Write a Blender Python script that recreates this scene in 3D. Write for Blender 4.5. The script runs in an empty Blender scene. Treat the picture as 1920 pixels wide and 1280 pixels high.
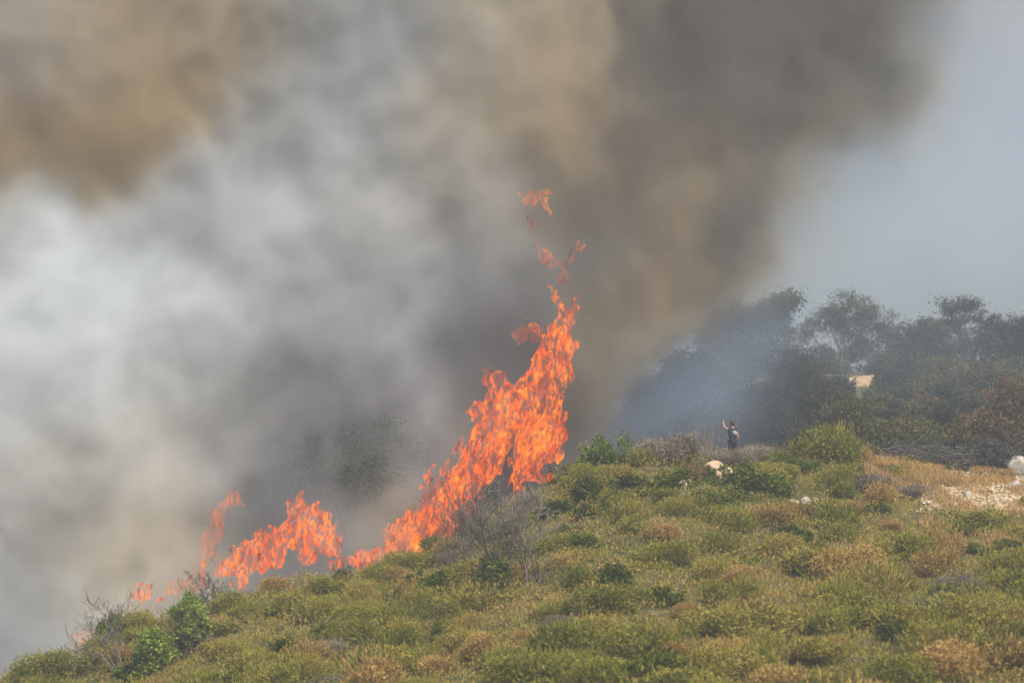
import bpy, math, random, time
import numpy as np
from mathutils import Vector
T0 = time.time()
scene = bpy.context.scene
C = scene.collection
# ------------------------------------------------------------------ camera
TAN = 0.1875                       # half-width tangent of the long lens
PITCH = math.radians(4.02)
cam_d = bpy.data.cameras.new("camera")
cam_d.sensor_width = 36
cam_d.lens = 18 / TAN
cam_d.clip_start = 0.5
cam_d.clip_end = 5000
cam_d.dof.use_dof = True
cam_d.dof.focus_distance = 121
cam_d.dof.aperture_fstop = 0.6
cam = bpy.data.objects.new("camera", cam_d)
C.objects.link(cam)
cam.location = (0, 0, 0)
cam.rotation_euler = (math.pi / 2 + PITCH, 0, 0)
scene.camera = cam
# ------------------------------------------------------------------ sky and sun
SUN_EL, SUN_AZ = math.radians(50), math.radians(150)   # azimuth clockwise from +Y (view direction)
world = bpy.data.worlds.new("World")
scene.world = world
world.use_nodes = True
wn = world.node_tree
wn.nodes.clear()
sky = wn.nodes.new("ShaderNodeTexSky")
sky.sky_type = 'NISHITA'
sky.sun_disc = False
sky.sun_elevation = SUN_EL
sky.sun_rotation = SUN_AZ
sky.dust_density = 5.0
sky.air_density = 1.0
bg = wn.nodes.new("ShaderNodeBackground")
bg.inputs[1].default_value = 0.12
wo = wn.nodes.new("ShaderNodeOutputWorld")
wn.links.new(sky.outputs[0], bg.inputs[0])
wn.links.new(bg.outputs[0], wo.inputs[0])
sun_d = bpy.data.lights.new("sun", 'SUN')
sun_d.energy = 4.5
sun_d.angle = math.radians(0.6)
sun_d.color = (1.0, 0.94, 0.83)
sun = bpy.data.objects.new("sun", sun_d)
C.objects.link(sun)
sdir = Vector((math.sin(SUN_AZ) * math.cos(SUN_EL), math.cos(SUN_AZ) * math.cos(SUN_EL), math.sin(SUN_EL)))
sun.rotation_euler = sdir.to_track_quat('Z', 'Y').to_euler()
# ------------------------------------------------------------------ render settings
vs = scene.view_settings
vs.view_transform = 'Standard'
vs.look = 'None'
vs.exposure = 0.35
vs.gamma = 1
vs.use_curve_mapping = False
cy = scene.cycles
cy.use_adaptive_sampling = True
cy.adaptive_threshold = 0.04
cy.adaptive_min_samples = 16
cy.use_denoising = True
cy.max_bounces = 6
cy.diffuse_bounces = 2
cy.glossy_bounces = 1
cy.transmission_bounces = 2
cy.volume_bounces = 4
cy.transparent_max_bounces = 48
cy.volume_step_rate = 2.0
cy.volume_max_steps = 256
cy.use_light_tree = True
cy.caustics_reflective = False
cy.caustics_refractive = False

# ------------------------------------------------------------------ helpers
def P(px, py, Y):
    """World point seen at photograph position (px, py), at distance Y along the ground axis."""
    u = (px - 960) / 960 * TAN
    v = (640 - py) / 960 * TAN
    dy = math.cos(PITCH) - v * math.sin(PITCH)
    dz = math.sin(PITCH) + v * math.cos(PITCH)
    return (u / dy * Y, Y, dz / dy * Y)

MPP = 2 * TAN / 1920               # metres per photo pixel per metre of distance
def tag(o, label=None, cat=None, group=None, kind=None):
    if label: o["label"] = label
    if cat: o["category"] = cat
    if group: o["group"] = group
    if kind: o["kind"] = kind
    return o

def empty(name, loc, rz=0.0):
    o = bpy.data.objects.new(name, None)
    o.empty_display_size = 0.2
    o.location = loc
    o.rotation_euler = (0, 0, rz)
    C.objects.link(o)
    return o

def mesh_np(name, V, F, smooth=False):
    """F is an (n,3) or (n,4) index array."""
    V = np.asarray(V, dtype=np.float32); F = np.asarray(F, dtype=np.int32)
    me = bpy.data.meshes.new(name)
    me.vertices.add(len(V))
    me.vertices.foreach_set("co", V.ravel())
    n, k = F.shape
    me.loops.add(n * k)
    me.loops.foreach_set("vertex_index", F.ravel())
    me.polygons.add(n)
    me.polygons.foreach_set("loop_start", np.arange(0, n * k, k, dtype=np.int32))
    me.polygons.foreach_set("loop_total", np.full(n, k, dtype=np.int32))
    if smooth:
        me.polygons.foreach_set("use_smooth", np.ones(n, dtype=bool))
    me.update(calc_edges=True)
    me.validate()
    return me

def obj(name, me, mat=None, parent=None, loc=None, rot=None, scale=None):
    if mat is not None and len(me.materials) == 0:
        me.materials.append(mat)
    o = bpy.data.objects.new(name, me)
    C.objects.link(o)
    if parent is not None: o.parent = parent
    if loc is not None: o.location = loc
    if rot is not None: o.rotation_euler = rot
    if scale is not None: o.scale = scale if hasattr(scale, "__len__") else (scale,) * 3
    return o

# ---- noise on arrays
_rng = np.random.default_rng(7)
_LAT = _rng.random((32, 32, 32)).astype(np.float32)
def vnoise(x, y, z, seed=0):
    o = seed * 7.31
    x = x + o; y = y + o * 1.7; z = z - o * 0.6
    xi = np.floor(x).astype(np.int32); yi = np.floor(y).astype(np.int32); zi = np.floor(z).astype(np.int32)
    fx = (x - xi).astype(np.float32); fy = (y - yi).astype(np.float32); fz = (z - zi).astype(np.float32)
    fx = fx * fx * (3 - 2 * fx); fy = fy * fy * (3 - 2 * fy); fz = fz * fz * (3 - 2 * fz)
    x0 = xi & 31; x1 = (xi + 1) & 31; y0 = yi & 31; y1 = (yi + 1) & 31; z0 = zi & 31; z1 = (zi + 1) & 31
    def L(a, b, t): return a + (b - a) * t
    return L(L(L(_LAT[x0, y0, z0], _LAT[x1, y0, z0], fx), L(_LAT[x0, y1, z0], _LAT[x1, y1, z0], fx), fy),
             L(L(_LAT[x0, y0, z1], _LAT[x1, y0, z1], fx), L(_LAT[x0, y1, z1], _LAT[x1, y1, z1], fx), fy), fz)

def fbm(x, y, z, octv=4, seed=0, gain=0.5):
    s = 0; a = 1.0; t = 0; f = 1.0
    x, y, z = .80 * x + .48 * y + .36 * z, -.60 * x + .64 * y + .48 * z, -.60 * y + .80 * z     # turn off the lattice axes
    for k in range(octv):
        if k: x, z = .75 * x + .66 * z, -.66 * x + .75 * z
        s = s + a * vnoise(x * f, y * f, z * f, seed + k * 3 + 1)
        t += a; a *= gain; f *= 2.03
    return s / t            # 0..1, mean .5

def sstep(a, b, x):
    t = np.clip((x - a) / (b - a), 0, 1)
    return t * t * (3 - 2 * t)

# ------------------------------------------------------------------ materials
def nodes_of(name):
    m = bpy.data.materials.new(name)
    m.use_nodes = True
    nt = m.node_tree
    nt.nodes.clear()
    out = nt.nodes.new("ShaderNodeOutputMaterial")
    return m, nt, out

def ramp(nt, stops):
    r = nt.nodes.new("ShaderNodeValToRGB")
    while len(r.color_ramp.elements) > 1: r.color_ramp.elements.remove(r.color_ramp.elements[-1])
    r.color_ramp.elements[0].position = stops[0][0]; r.color_ramp.elements[0].color = (*stops[0][1], 1)
    for p, c in stops[1:]:
        e = r.color_ramp.elements.new(p); e.color = (*c, 1)
    return r

def foliage_mat(name, stops, patch_scale=0.35, trans=0.25, per_leaf=0.5, gain=1.0):
    """Leaf colour mixes: species ramp driven by patch noise in the place + a random value for each leaf."""
    m, nt, out = nodes_of(name)
    N = nt.nodes.new; Lk = nt.links.new
    geo = N("ShaderNodeNewGeometry")
    nz = N("ShaderNodeTexNoise"); nz.inputs["Scale"].default_value = patch_scale; nz.inputs["Detail"].default_value = 3
    Lk(geo.outputs["Position"], nz.inputs["Vector"])
    at = N("ShaderNodeAttribute"); at.attribute_name = "leaf"
    oi = N("ShaderNodeObjectInfo")
    a = N("ShaderNodeMath"); a.operation = 'MULTIPLY_ADD'
    Lk(at.outputs["Fac"], a.inputs[0]); a.inputs[1].default_value = per_leaf; Lk(nz.outputs["Fac"], a.inputs[2])
    b = N("ShaderNodeMath"); b.operation = 'MULTIPLY_ADD'
    Lk(oi.outputs["Random"], b.inputs[0]); b.inputs[1].default_value = 0.35; Lk(a.outputs[0], b.inputs[2])
    c = N("ShaderNodeMath"); c.operation = 'MULTIPLY_ADD'
    Lk(b.outputs[0], c.inputs[0]); c.inputs[1].default_value = 1.1 * gain; c.inputs[2].default_value = .5 - .92 * 1.1 * gain + .01
    r = ramp(nt, stops)
    Lk(c.outputs[0], r.inputs[0])
    d = N("ShaderNodeBsdfDiffuse"); Lk(r.outputs[0], d.inputs[0])
    t = N("ShaderNodeBsdfTranslucent"); Lk(r.outputs[0], t.inputs[0])
    mx = N("ShaderNodeMixShader"); mx.inputs[0].default_value = trans
    Lk(d.outputs[0], mx.inputs[1]); Lk(t.outputs[0], mx.inputs[2])
    Lk(mx.outputs[0], out.inputs[0])
    return m

def solid_mat(name, stops, scale=3.0, rough=0.85, bump=0.3, detail=6, coord="Position", spec=0.3, bscale=None):
    m, nt, out = nodes_of(name)
    N = nt.nodes.new; Lk = nt.links.new
    if coord == "Position":
        v = N("ShaderNodeNewGeometry").outputs["Position"]
    else:
        v = N("ShaderNodeTexCoord").outputs["Object"]
    nz = N("ShaderNodeTexNoise"); nz.inputs["Scale"].default_value = scale; nz.inputs["Detail"].default_value = detail
    nz.inputs["Roughness"].default_value = 0.65
    Lk(v, nz.inputs["Vector"])
    r = ramp(nt, stops); Lk(nz.outputs["Fac"], r.inputs[0])
    p = N("ShaderNodeBsdfPrincipled")
    p.inputs["Roughness"].default_value = rough
    p.inputs["Specular IOR Level"].default_value = spec
    Lk(r.outputs[0], p.inputs["Base Color"])
    if bump:
        n2 = N("ShaderNodeTexNoise"); n2.inputs["Scale"].default_value = bscale or scale * 4; n2.inputs["Detail"].default_value = 5
        Lk(v, n2.inputs["Vector"])
        bp = N("ShaderNodeBump"); bp.inputs["Strength"].default_value = bump; bp.inputs["Distance"].default_value = 0.05
        Lk(n2.outputs["Fac"], bp.inputs["Height"]); Lk(bp.outputs[0], p.inputs["Normal"])
    Lk(p.outputs[0], out.inputs[0])
    return m

M_olive = foliage_mat("olive_foliage", [(0.05, (.052, .064, .010)), (.3, (.132, .146, .020)), (.55, (.220, .212, .034)), (.8, (.31, .255, .055)), (1, (.36, .25, .080))])
M_under = foliage_mat("mixed_scrub", [(0.05, (.048, .070, .010)), (.3, (.125, .142, .020)), (.5, (.200, .194, .030)), (.72, (.275, .228, .046)), (.88, (.36, .25, .075)), (1, (.34, .24, .085))], gain=1.6, patch_scale=.22)
M_green = foliage_mat("green_foliage", [(0.1, (.028, .042, .006)), (.45, (.070, .096, .012)), (.75, (.125, .150, .020)), (1, (.20, .21, .040))])
M_bright = foliage_mat("bright_leaf", [(0.1, (.05, .080, .012)), (.45, (.12, .18, .026)), (.75, (.20, .27, .045)), (1, (.30, .34, .09))], trans=.3)
M_gold = foliage_mat("golden_dry_foliage", [(0.1, (.17, .135, .040)), (.45, (.31, .215, .065)), (.75, (.42, .275, .09)), (1, (.50, .33, .13))])
M_grey = foliage_mat("grey_dry_twigs", [(0.1, (.10, .085, .065)), (.45, (.175, .15, .115)), (.75, (.24, .205, .155)), (1, (.28, .235, .165))], trans=.1)
M_rust = foliage_mat("rusty_dry_foliage", [(0.1, (.12, .065, .030)), (.5, (.20, .11, .050)), (1, (.29, .17, .08))], trans=.1)
M_straw = foliage_mat("straw_grass", [(0.1, (.24, .16, .07)), (.45, (.40, .25, .10)), (.75, (.50, .32, .14)), (1, (.56, .39, .20))])
M_treed = foliage_mat("dark_tree_foliage", [(0.1, (.012, .018, .012)), (.5, (.030, .042, .024)), (1, (.085, .092, .05))], per_leaf=.9, trans=.15)
M_treeo = foliage_mat("olive_tree_foliage", [(0.1, (.026, .032, .014)), (.5, (.070, .074, .030)), (1, (.15, .14, .055))], per_leaf=.9, trans=.15)
M_treeb = foliage_mat("brownish_tree_foliage", [(0.1, (.06, .045, .025)), (.5, (.12, .085, .042)), (1, (.18, .13, .065))], trans=.15)
M_bark = solid_mat("bark", [(.3, (.05, .04, .032)), (.7, (.12, .10, .085))], 6)
M_deadwood = solid_mat("dead_wood", [(.25, (.09, .08, .07)), (.6, (.17, .15, .13)), (.8, (.27, .245, .215))], 9)
M_burnt = solid_mat("charred_wood", [(.3, (.035, .032, .032)), (.55, (.09, .08, .075)), (.8, (.22, .20, .185))], 5)
M_rock = solid_mat("limestone", [(.25, (.27, .20, .12)), (.5, (.40, .32, .22)), (.75, (.54, .46, .35))], 2.2, bump=.7, bscale=7)
M_pink = solid_mat("pinkish_rock", [(.3, (.32, .20, .12)), (.55, (.42, .29, .185)), (.8, (.50, .40, .30))], 2.5, bump=.6, bscale=6)
M_greyrock = solid_mat("grey_rock", [(.3, (.24, .22, .19)), (.6, (.38, .35, .30)), (.8, (.50, .46, .40))], 2.0, bump=.5, bscale=5)
M_dirt = solid_mat("bare_earth", [(.3, (.24, .17, .085)), (.7, (.42, .31, .18))], 1.2, bump=.5)

# ------------------------------------------------------------------ terrain
_gx = np.array([-1500, -400, 0, 100, 190, 250, 330, 420, 520, 660, 760, 830, 900, 960, 1040, 1100, 1170, 1280, 1400, 1500, 1600, 1700, 1800, 1920, 2600], float)
_gy = np.array([2190, 1535, 1328, 1278, 1232, 1196, 1165, 1136, 1107, 1085, 1066, 1034, 990, 950, 918, 895, 876, 862, 860, 868, 872, 876, 884, 886, 880], float)
YB = 80.0
def elev(py):
    v = (640 - py) / 960 * TAN
    return (math.sin(PITCH) + v * math.cos(PITCH)) / (math.cos(PITCH) - v * math.sin(PITCH))
def ridge_y(px):
    return np.interp(px, [-500, 0, 960, 1500, 1920], [112, 114, 120, 125, 128])
def ground_z(x, y):
    x = np.asarray(x, float); y = np.asarray(y, float)
    ys = np.maximum(y, 1e-3)
    yc = np.clip(ys, 60, 240)
    px = 960 + x / yc / TAN * 960 * math.cos(PITCH)
    er = elev(np.interp(px, _gx, _gy))
    Yr = ridge_y(px)
    eb = elev(np.interp(px, [-1500, 0, 960, 1920, 3000], [2500, 1620, 1400, 1345, 1330]))
    t = (1 / np.maximum(ys, 40) - 1 / Yr) / (1 / YB - 1 / Yr)
    z_front = (er + (eb - er) * t) * ys
    # behind the ridge: falls away on the left, rises to the wooded slope on the right
    zr = er * Yr
    d = np.maximum(y - Yr, 0)
    right = sstep(1000, 1300, px)
    rise = sstep(12, 78, d) * 9.0 + np.clip(d - 78, 0, 200) * 0.02 - 0.4 * sstep(0, 6, d)
    fall = -0.16 * d * (1 - 0.5 * sstep(10, 60, d))
    z_back = zr + right * rise + (1 - right) * fall
    k = sstep(-1.0, 1.0, y - Yr)
    z = np.where(y < Yr + 1, z_front * (1 - k) + z_back * k, z_back)
    # valley towards the camera
    base = -1.9 - 9.5 * sstep(0, 55, ys)
    kk = sstep(52, 76, y)
    z = np.where(y < 76, base * (1 - kk) + z * kk, z)
    z = z + (fbm(x * .22, y * .22, 0 * x, 3, 5) - .5) * 0.5 * sstep(60, 85, y) + (fbm(x * 1.1, y * 1.1, x * 0, 2, 9) - .5) * .2 * sstep(60, 85, y)
    return z
def gz(x, y): return float(ground_z(np.array([x]), np.array([y]))[0])
def project(x, y, z):
    d = y * math.cos(PITCH) + z * math.sin(PITCH)
    v = (-y * math.sin(PITCH) + z * math.cos(PITCH)) / d
    return 960 + x / d / TAN * 960, 640 - v / TAN * 960
def on_ground(px, py, y0=78., y1=124.):
    """Ground point seen at photo position (px, py) on the near slope."""
    y = np.linspace(y0, y1, 220)
    x = P(px, py, 1.0)[0] * y
    z = ground_z(x, y)
    k = int(np.argmin(np.abs(project(x, y, z)[1] - py)))
    return float(x[k]), float(y[k]), float(z[k])

xs = np.concatenate([np.linspace(-330, -34, 38), np.arange(-33, 48, .5), np.linspace(49, 330, 38)])
ys_ = np.concatenate([np.linspace(-60, 70, 26), np.arange(71, 150, .5), np.linspace(151, 620, 90)])
GX, GY = np.meshgrid(xs, ys_, indexing='ij')
GZ = ground_z(GX, GY)
nx, ny = GX.shape
V = np.stack([GX.ravel(), GY.ravel(), GZ.ravel()], 1)
ii, jj = np.meshgrid(np.arange(nx - 1), np.arange(ny - 1), indexing='ij')
a = (ii * ny + jj).ravel()
F = np.stack([a, a + ny, a + ny + 1, a + 1], 1)
M_ground = solid_mat("dry_ground", [(.3, (.045, .042, .016)), (.5, (.075, .068, .026)), (.7, (.13, .105, .045))], .6, bump=.6, bscale=5)
tag(obj("ground", mesh_np("ground", V, F, True), M_ground), kind="structure")

# ------------------------------------------------------------------ plants
def leaf_cloud(centres, dirs, length, width, rng, flat=0.25):
    """One bent quad leaf/blade per row: centres (n,3), dirs (n,3)."""
    n = len(centres)
    d = dirs / np.maximum(np.linalg.norm(dirs, axis=1, keepdims=True), 1e-6)
    r = rng.normal(size=(n, 3))
    side = np.cross(d, r); side /= np.maximum(np.linalg.norm(side, axis=1, keepdims=True), 1e-6)
    L = length * rng.uniform(.6, 1.3, (n, 1)); W = width * rng.uniform(.7, 1.3, (n, 1))
    base = centres - d * L * .5
    p0 = base
    p1 = base + d * L * .55 + side * W * .5
    p2 = base + d * L
    p3 = base + d * L * .5 - side * W * .5
    Vv = np.stack([p0, p1, p2, p3], 1).reshape(-1, 3)
    q = np.arange(n)[:, None] * 4 + np.array([0, 1, 2, 3])
    return Vv, q

def foliage_mesh(name, parts, rng):
    Vs, Fs, off = [], [], 0
    for Vv, q in parts:
        Vs.append(Vv); Fs.append(q + off); off += len(Vv)
    me = mesh_np(name, np.concatenate(Vs), np.concatenate(Fs))
    n = len(me.polygons)
    at = me.attributes.new("leaf", 'FLOAT', 'FACE')
    at.data.foreach_set("value", rng.random(n).astype(np.float32))
    return me

def shrub_points(rng, n, h, lumps=7, fill=.55):
    """Points in a low dome made of several overlapping humps (radius ~1)."""
    cs = []
    for k in range(lumps):
        a = rng.uniform(0, 2 * math.pi); r = rng.uniform(0, .62) if k else 0
        cs.append((r * math.cos(a), r * math.sin(a), rng.uniform(.18, .52) * h, rng.uniform(.26, .56)))
    cs = np.array(cs)
    k = rng.integers(0, lumps, n)
    d = rng.normal(size=(n, 3)); d /= np.linalg.norm(d, axis=1, keepdims=True)
    rr = rng.random((n, 1)) ** fill
    rr = .35 + .65 * rr
    p = cs[k, :3] + d * rr * cs[k, 3:4] * np.array([1, 1, h * .95])
    keep = p[:, 2] > 0.02
    return p[keep], d[keep]

def feathery_shrub(seed, n=3600, h=.8, L=.17, W=.030, up=.9):
    rng = np.random.default_rng(seed)
    p, d = shrub_points(rng, n, h, lumps=rng.integers(6, 10))
    dirs = d * .8 + np.array([0, 0, up * .8]) + rng.normal(size=p.shape) * .7
    # long stray shoots break the outline
    m = n // 9
    p2, d2 = shrub_points(rng, m, h, lumps=8, fill=.15)
    p2 = p2 + d2 * .12 + np.array([0, 0, .08])
    parts = [leaf_cloud(p, dirs, L, W, rng), leaf_cloud(p2, d2 * .6 + np.array([0, 0, 1.0]), L * 1.7, W * .7, rng)]
    return foliage_mesh("feathery_shrub", parts, rng)

def leafy_shrub(seed, n=4200, h=1.15, L=.12, W=.075):
    rng = np.random.default_rng(seed)
    p, d = shrub_points(rng, 190, h, lumps=9, fill=.4)
    k = rng.integers(0, len(p), n)
    c = p[k] + rng.normal(size=(n, 3)) * .075
    dirs = d[k] * .9 + np.array([0, 0, .5]) + rng.normal(size=(n, 3)) * .6
    return foliage_mesh("leafy_shrub", [leaf_cloud(c, dirs, L, W, rng)], rng)

_QC = {}
def tube(pts, rad, sides=4):
    pts = np.asarray(pts, float); n = len(pts); rad = np.asarray(rad, float)
    t = np.empty_like(pts); t[1:-1] = pts[2:] - pts[:-2]; t[0] = pts[1] - pts[0]; t[-1] = pts[-1] - pts[-2]
    t /= np.sqrt((t * t).sum(1, keepdims=True)) + 1e-9
    up = np.array([0., 1, 0]) if abs(t[0, 1]) < .8 else np.array([1., 0, 0])
    a = np.stack([t[:, 1] * up[2] - t[:, 2] * up[1], t[:, 2] * up[0] - t[:, 0] * up[2], t[:, 0] * up[1] - t[:, 1] * up[0]], 1)
    a /= np.sqrt((a * a).sum(1, keepdims=True)) + 1e-9
    b = np.stack([t[:, 1] * a[:, 2] - t[:, 2] * a[:, 1], t[:, 2] * a[:, 0] - t[:, 0] * a[:, 2], t[:, 0] * a[:, 1] - t[:, 1] * a[:, 0]], 1)
    ang = np.arange(sides) * 2 * math.pi / sides
    V = pts[:, None] + rad[:, None, None] * (np.cos(ang)[None, :, None] * a[:, None] + np.sin(ang)[None, :, None] * b[:, None])
    key = (n, sides)
    if key not in _QC:
        i, k = np.meshgrid(np.arange(n - 1), np.arange(sides), indexing='ij'); k2 = (k + 1) % sides
        _QC[key] = np.stack([i * sides + k, i * sides + k2, (i + 1) * sides + k2, (i + 1) * sides + k], 2).reshape(-1, 4)
    return V.reshape(-1, 3), _QC[key]

def branches(rng, p, d, length, r, level, out, wander=.35, kids=(3, 5), up=.15, rmin=.004, shrink=.62):
    n = 6
    pts = [np.array(p, float)]; dd = np.array(d, float)
    for i in range(n):
        dd = dd + rng.normal(size=3) * wander * .35 + np.array([0, 0, up * .25])
        dd /= np.linalg.norm(dd)
        pts.append(pts[-1] + dd * length / n)
    rad = np.linspace(r, max(r * .45, rmin), n + 1)
    out.append(tube(pts, rad, 5 if level > 2 else 3))
    if level <= 0: return
    for k in range(rng.integers(kids[0], kids[1] + 1)):
        i = rng.integers(2, n + 1)
        nd = dd + rng.normal(size=3) * .75
        nd /= np.linalg.norm(nd)
        branches(rng, pts[i], nd, length * shrink * rng.uniform(.7, 1.15), max(rad[i] * .68, rmin), level - 1, out, wander, kids, up, rmin, shrink)

def join_tubes(name, out, smooth=True):
    Vs, Fs, off = [], [], 0
    for Vv, q in out:
        Vs.append(Vv); Fs.append(q + off); off += len(Vv)
    return mesh_np(name, np.concatenate(Vs), np.concatenate(Fs), smooth)

def bare_shrub(seed, h=1.6, stems=7, level=3, r=.03, spread=.55, rmin=.008, up=.2):
    rng = np.random.default_rng(seed); out = []
    for k in range(stems):
        a = rng.uniform(0, 2 * math.pi); s = rng.uniform(.1, spread)
        branches(rng, (rng.uniform(-.2, .2), rng.uniform(-.2, .2), -.1), (math.cos(a) * s, math.sin(a) * s, 1), h * rng.uniform(.45, .7), r, level, out, up=up, rmin=rmin)
    return join_tubes("bare_shrub", out)

# prototypes (meshes shared by the copies)
olive_protos = [feathery_shrub(10 + k, 8500, .95 + .12 * (k % 4), L=.105, W=.034) for k in range(7)]
gold_protos = [feathery_shrub(40 + k, 8500, 1.1, L=.10, W=.032) for k in range(3)]
grey_protos = [feathery_shrub(50 + k, 6000, 1.0, L=.18, W=.017, up=.5) for k in range(3)]
green_protos = [leafy_shrub(60 + k) for k in range(3)]
rust_proto = feathery_shrub(70, 4200, 1.15, L=.16, W=.022)
core_mesh = {}
def with_mat(me, mat):
    key = (me.name, mat.name)
    if key not in core_mesh:
        c = me.copy(); c.materials.clear(); c.materials.append(mat); core_mesh[key] = c
    return core_mesh[key]

rnd = random.Random(11)
stem_meshes = [bare_shrub(90 + k, .7, 6, 2, .025, .9) for k in range(2)]
for s_ in stem_meshes: s_.materials.append(M_bark)
def place_shrub(name, protos, mat, x, y, r, label, cat="shrub", group=None, hs=1.0, parts=False, sink=.06):
    z = gz(x, y) - sink
    me = with_mat(rnd.choice(protos), mat)
    rz = rnd.uniform(0, 6.28)
    sc = (r * rnd.uniform(.88, 1.15), r * rnd.uniform(.88, 1.15), r * hs * rnd.uniform(.85, 1.15))
    if parts:
        t = empty(name, (x, y, z), rz)
        obj("foliage", me, None, t, scale=sc)
        obj("stems", rnd.choice(stem_meshes), None, t, scale=(sc[0], sc[1], sc[2]))
    else:
        t = obj(name, me, None, None, (x, y, z), (0, 0, rz), sc)
    tag(t, label, cat, group)
    return t

placed = []       # (x, y, r)
def named(px, py, rpx, name, protos, mat, label, cat="shrub", hs=1.0, group=None, y0=78., y1=127.):
    """py is the photo row of the bush's middle; it stands a little lower."""
    x, y, z = on_ground(px, py + rpx * .35, y0, y1)
    r = rpx * MPP * y * 1.18
    placed.append((x, y, r * 1.1))
    return place_shrub(name, protos, mat, x, y, r, label, cat, group, hs, parts=True)

GR, OL, GO, GY_, RU = (green_protos, M_green), (olive_protos, M_olive), (gold_protos, M_gold), (grey_protos, M_grey), ([rust_proto], M_rust)
spots = [
 (1130, 872, 48, green_protos, M_bright, "light green leafy bush on the ridge top right of the tall flames", 1.1),
 (1068, 902, 42, *GR, "green leafy bush at the foot of the flames on the ridge", 1.0),
 (1095, 925, 40, *GR, "dark green bush just below the light green ridge bush", .9),
 (1195, 905, 62, *GR, "long dark green mat of shrub under the grey ridge scrub", .55),
 (1255, 900, 40, *GR, "dark green clump left of the pale stones and rusty bush", .7),
 (1215, 852, 55, *GY_, "grey dry scrub on the ridge crest beside the light green bush", .9),
 (1290, 845, 62, *GY_, "broad grey dry scrub on the ridge crest left of the person", .9),
 (1352, 858, 42, *GY_, "grey dry scrub at the person's feet on the left", .8),
 (1425, 854, 50, *GY_, "grey dry scrub at the person's feet on the right", .85),
 (1388, 864, 34, *GY_, "small grey bush hiding the person's shins", .9),
 (1160, 893, 34, *GY_, "small grey thorny bush set among green shrubs near the ridge", .9),
 (1310, 893, 30, *RU, "rust brown dead bush leaning beside the pinkish boulder", 1.1),
 (1462, 868, 40, *GR, "green bush with yellow tips left of the rounded olive ridge bush", .8),
 (1405, 912, 62, *GR, "large dark green bush on the slope below the person", .8),
 (1345, 935, 46, *GR, "dark green bush directly below the pinkish boulder", .55),
 (1455, 918, 42, *GR, "very dark green bush above the orange dry bush", .9),
 (1565, 852, 72, *OL, "big rounded olive bush with dark base on the ridge right of the person", .95),
 (1620, 845, 36, *GO, "yellow tipped bush on the right shoulder of the big rounded bush", .9),
 (1520, 878, 34, *GR, "dark green shrub at the base of the big rounded ridge bush", .7),
 (1640, 905, 52, *GY_, "purplish grey dead scrub left of the stony slope", .6),
 (1710, 915, 46, *GY_, "purplish grey dead scrub at the edge of the stony slope", .6),
 (1440, 965, 62, *GO, "orange dry bush in the middle of the slope below the dark bush", .7),
 (1500, 958, 34, *GO, "small orange dry bush beside the pale broken rocks", .8),
 (1655, 957, 26, *GR, "small round very dark green bush below the dead scrub", .8),
 (1600, 945, 40, *GO, "low orange tinted bush above the small dark round bush", .5),
 (1485, 1005, 38, *GR, "dark green clump beside the burnt stump", .9),
 (1500, 1045, 36, *GY_, "blue grey dry bush under the dark green clump beside the stump", .8),
 (1540, 1030, 32, *GR, "dark green low shrub right of the blue grey dry bush", .7),
 (1820, 985, 52, *GR, "fresh green spreading shrub under the stony slope", .5),
 (1905, 1000, 40, *OL, "olive shrub at the right edge under the stony slope", .7),
 (1610, 1075, 72, *GO, "large golden dry bush on the lower right slope", .85),
 (1550, 1110, 46, *GO, "golden dry bush leaning against the large golden bush", .7),
 (1690, 1090, 42, *GO, "small golden bush right of the large golden bush", .7),
 (1740, 1140, 62, *GY_, "large grey dry bush on the lower right slope", .8),
 (1800, 1090, 46, *GY_, "grey dry bush above the large grey bush on the lower right", .7),
 (1690, 1185, 46, *GR, "green shrub in front of the large grey bush near the bottom", .7),
 (1860, 1230, 60, *GR, "dark green shrub in the lower right corner", .7),
 (900, 1215, 64, *GO, "large golden dry bush low on the slope under the bare dead shrub", .7),
 (820, 1250, 44, *GO, "golden brown bush by the bottom edge left of the large golden one", .8),
 (985, 1190, 40, *GO, "orange tinged bush beside the large golden bush at the bottom middle", .7),
 (1165, 1120, 40, *GO, "pale golden bush mid slope below the leafy dead shrub", .7),
 (1330, 1215, 46, *GO, "ochre bush near the bottom edge right of middle", .7),
 (1290, 1145, 36, *GO, "small ochre bush in the olive scrub right of middle", .7),
 (1250, 1030, 34, *GR, "dark green shrub in the olive scrub below the long green mat", .6),
 (1200, 1045, 26, *GR, "small dark shrub left of the dark green mid slope shrub", .7),
 (545, 1215, 42, *GR, "green low shrub on the lower left slope", .7),
 (610, 1180, 34, *GR, "yellow green low shrub above the lower left green shrub", .6),
 (635, 1078, 22, *GR, "small dark green bush under the gap between the two fires", .9),
 (700, 1235, 40, *GR, "dark green shrub near the bottom between olive bushes", .7),
 (1040, 955, 36, *GR, "green shrub behind the bare grey branches", .8),
 (1060, 1000, 34, *GR, "dark green shrub right of the bare grey branches", .7),
 (990, 940, 50, *GY_, "grey dry thicket on the ridge behind the dead shrub", .9),
 (905, 985, 42, *GY_, "brownish grey thicket left of the dead shrub's main stem", .9),
 (870, 1010, 34, *GY_, "tangled grey thicket at the foot of the flames", .8),
 (1345, 1020, 40, *OL, "rounded olive bush below the long orange bush", .9),
 (100, 1235, 62, *OL, "smoke greyed olive bush at the lower left end of the ridge", .8),
 (40, 1265, 50, *OL, "grey green bush at the lowest left end of the ridge", .8),
 (205, 1185, 48, *GR, "dark bush at the ridge edge above the bright green sapling", .9),
 (260, 1165, 44, *OL, "olive bush below the small left flame on the ridge", .8),
]
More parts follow.
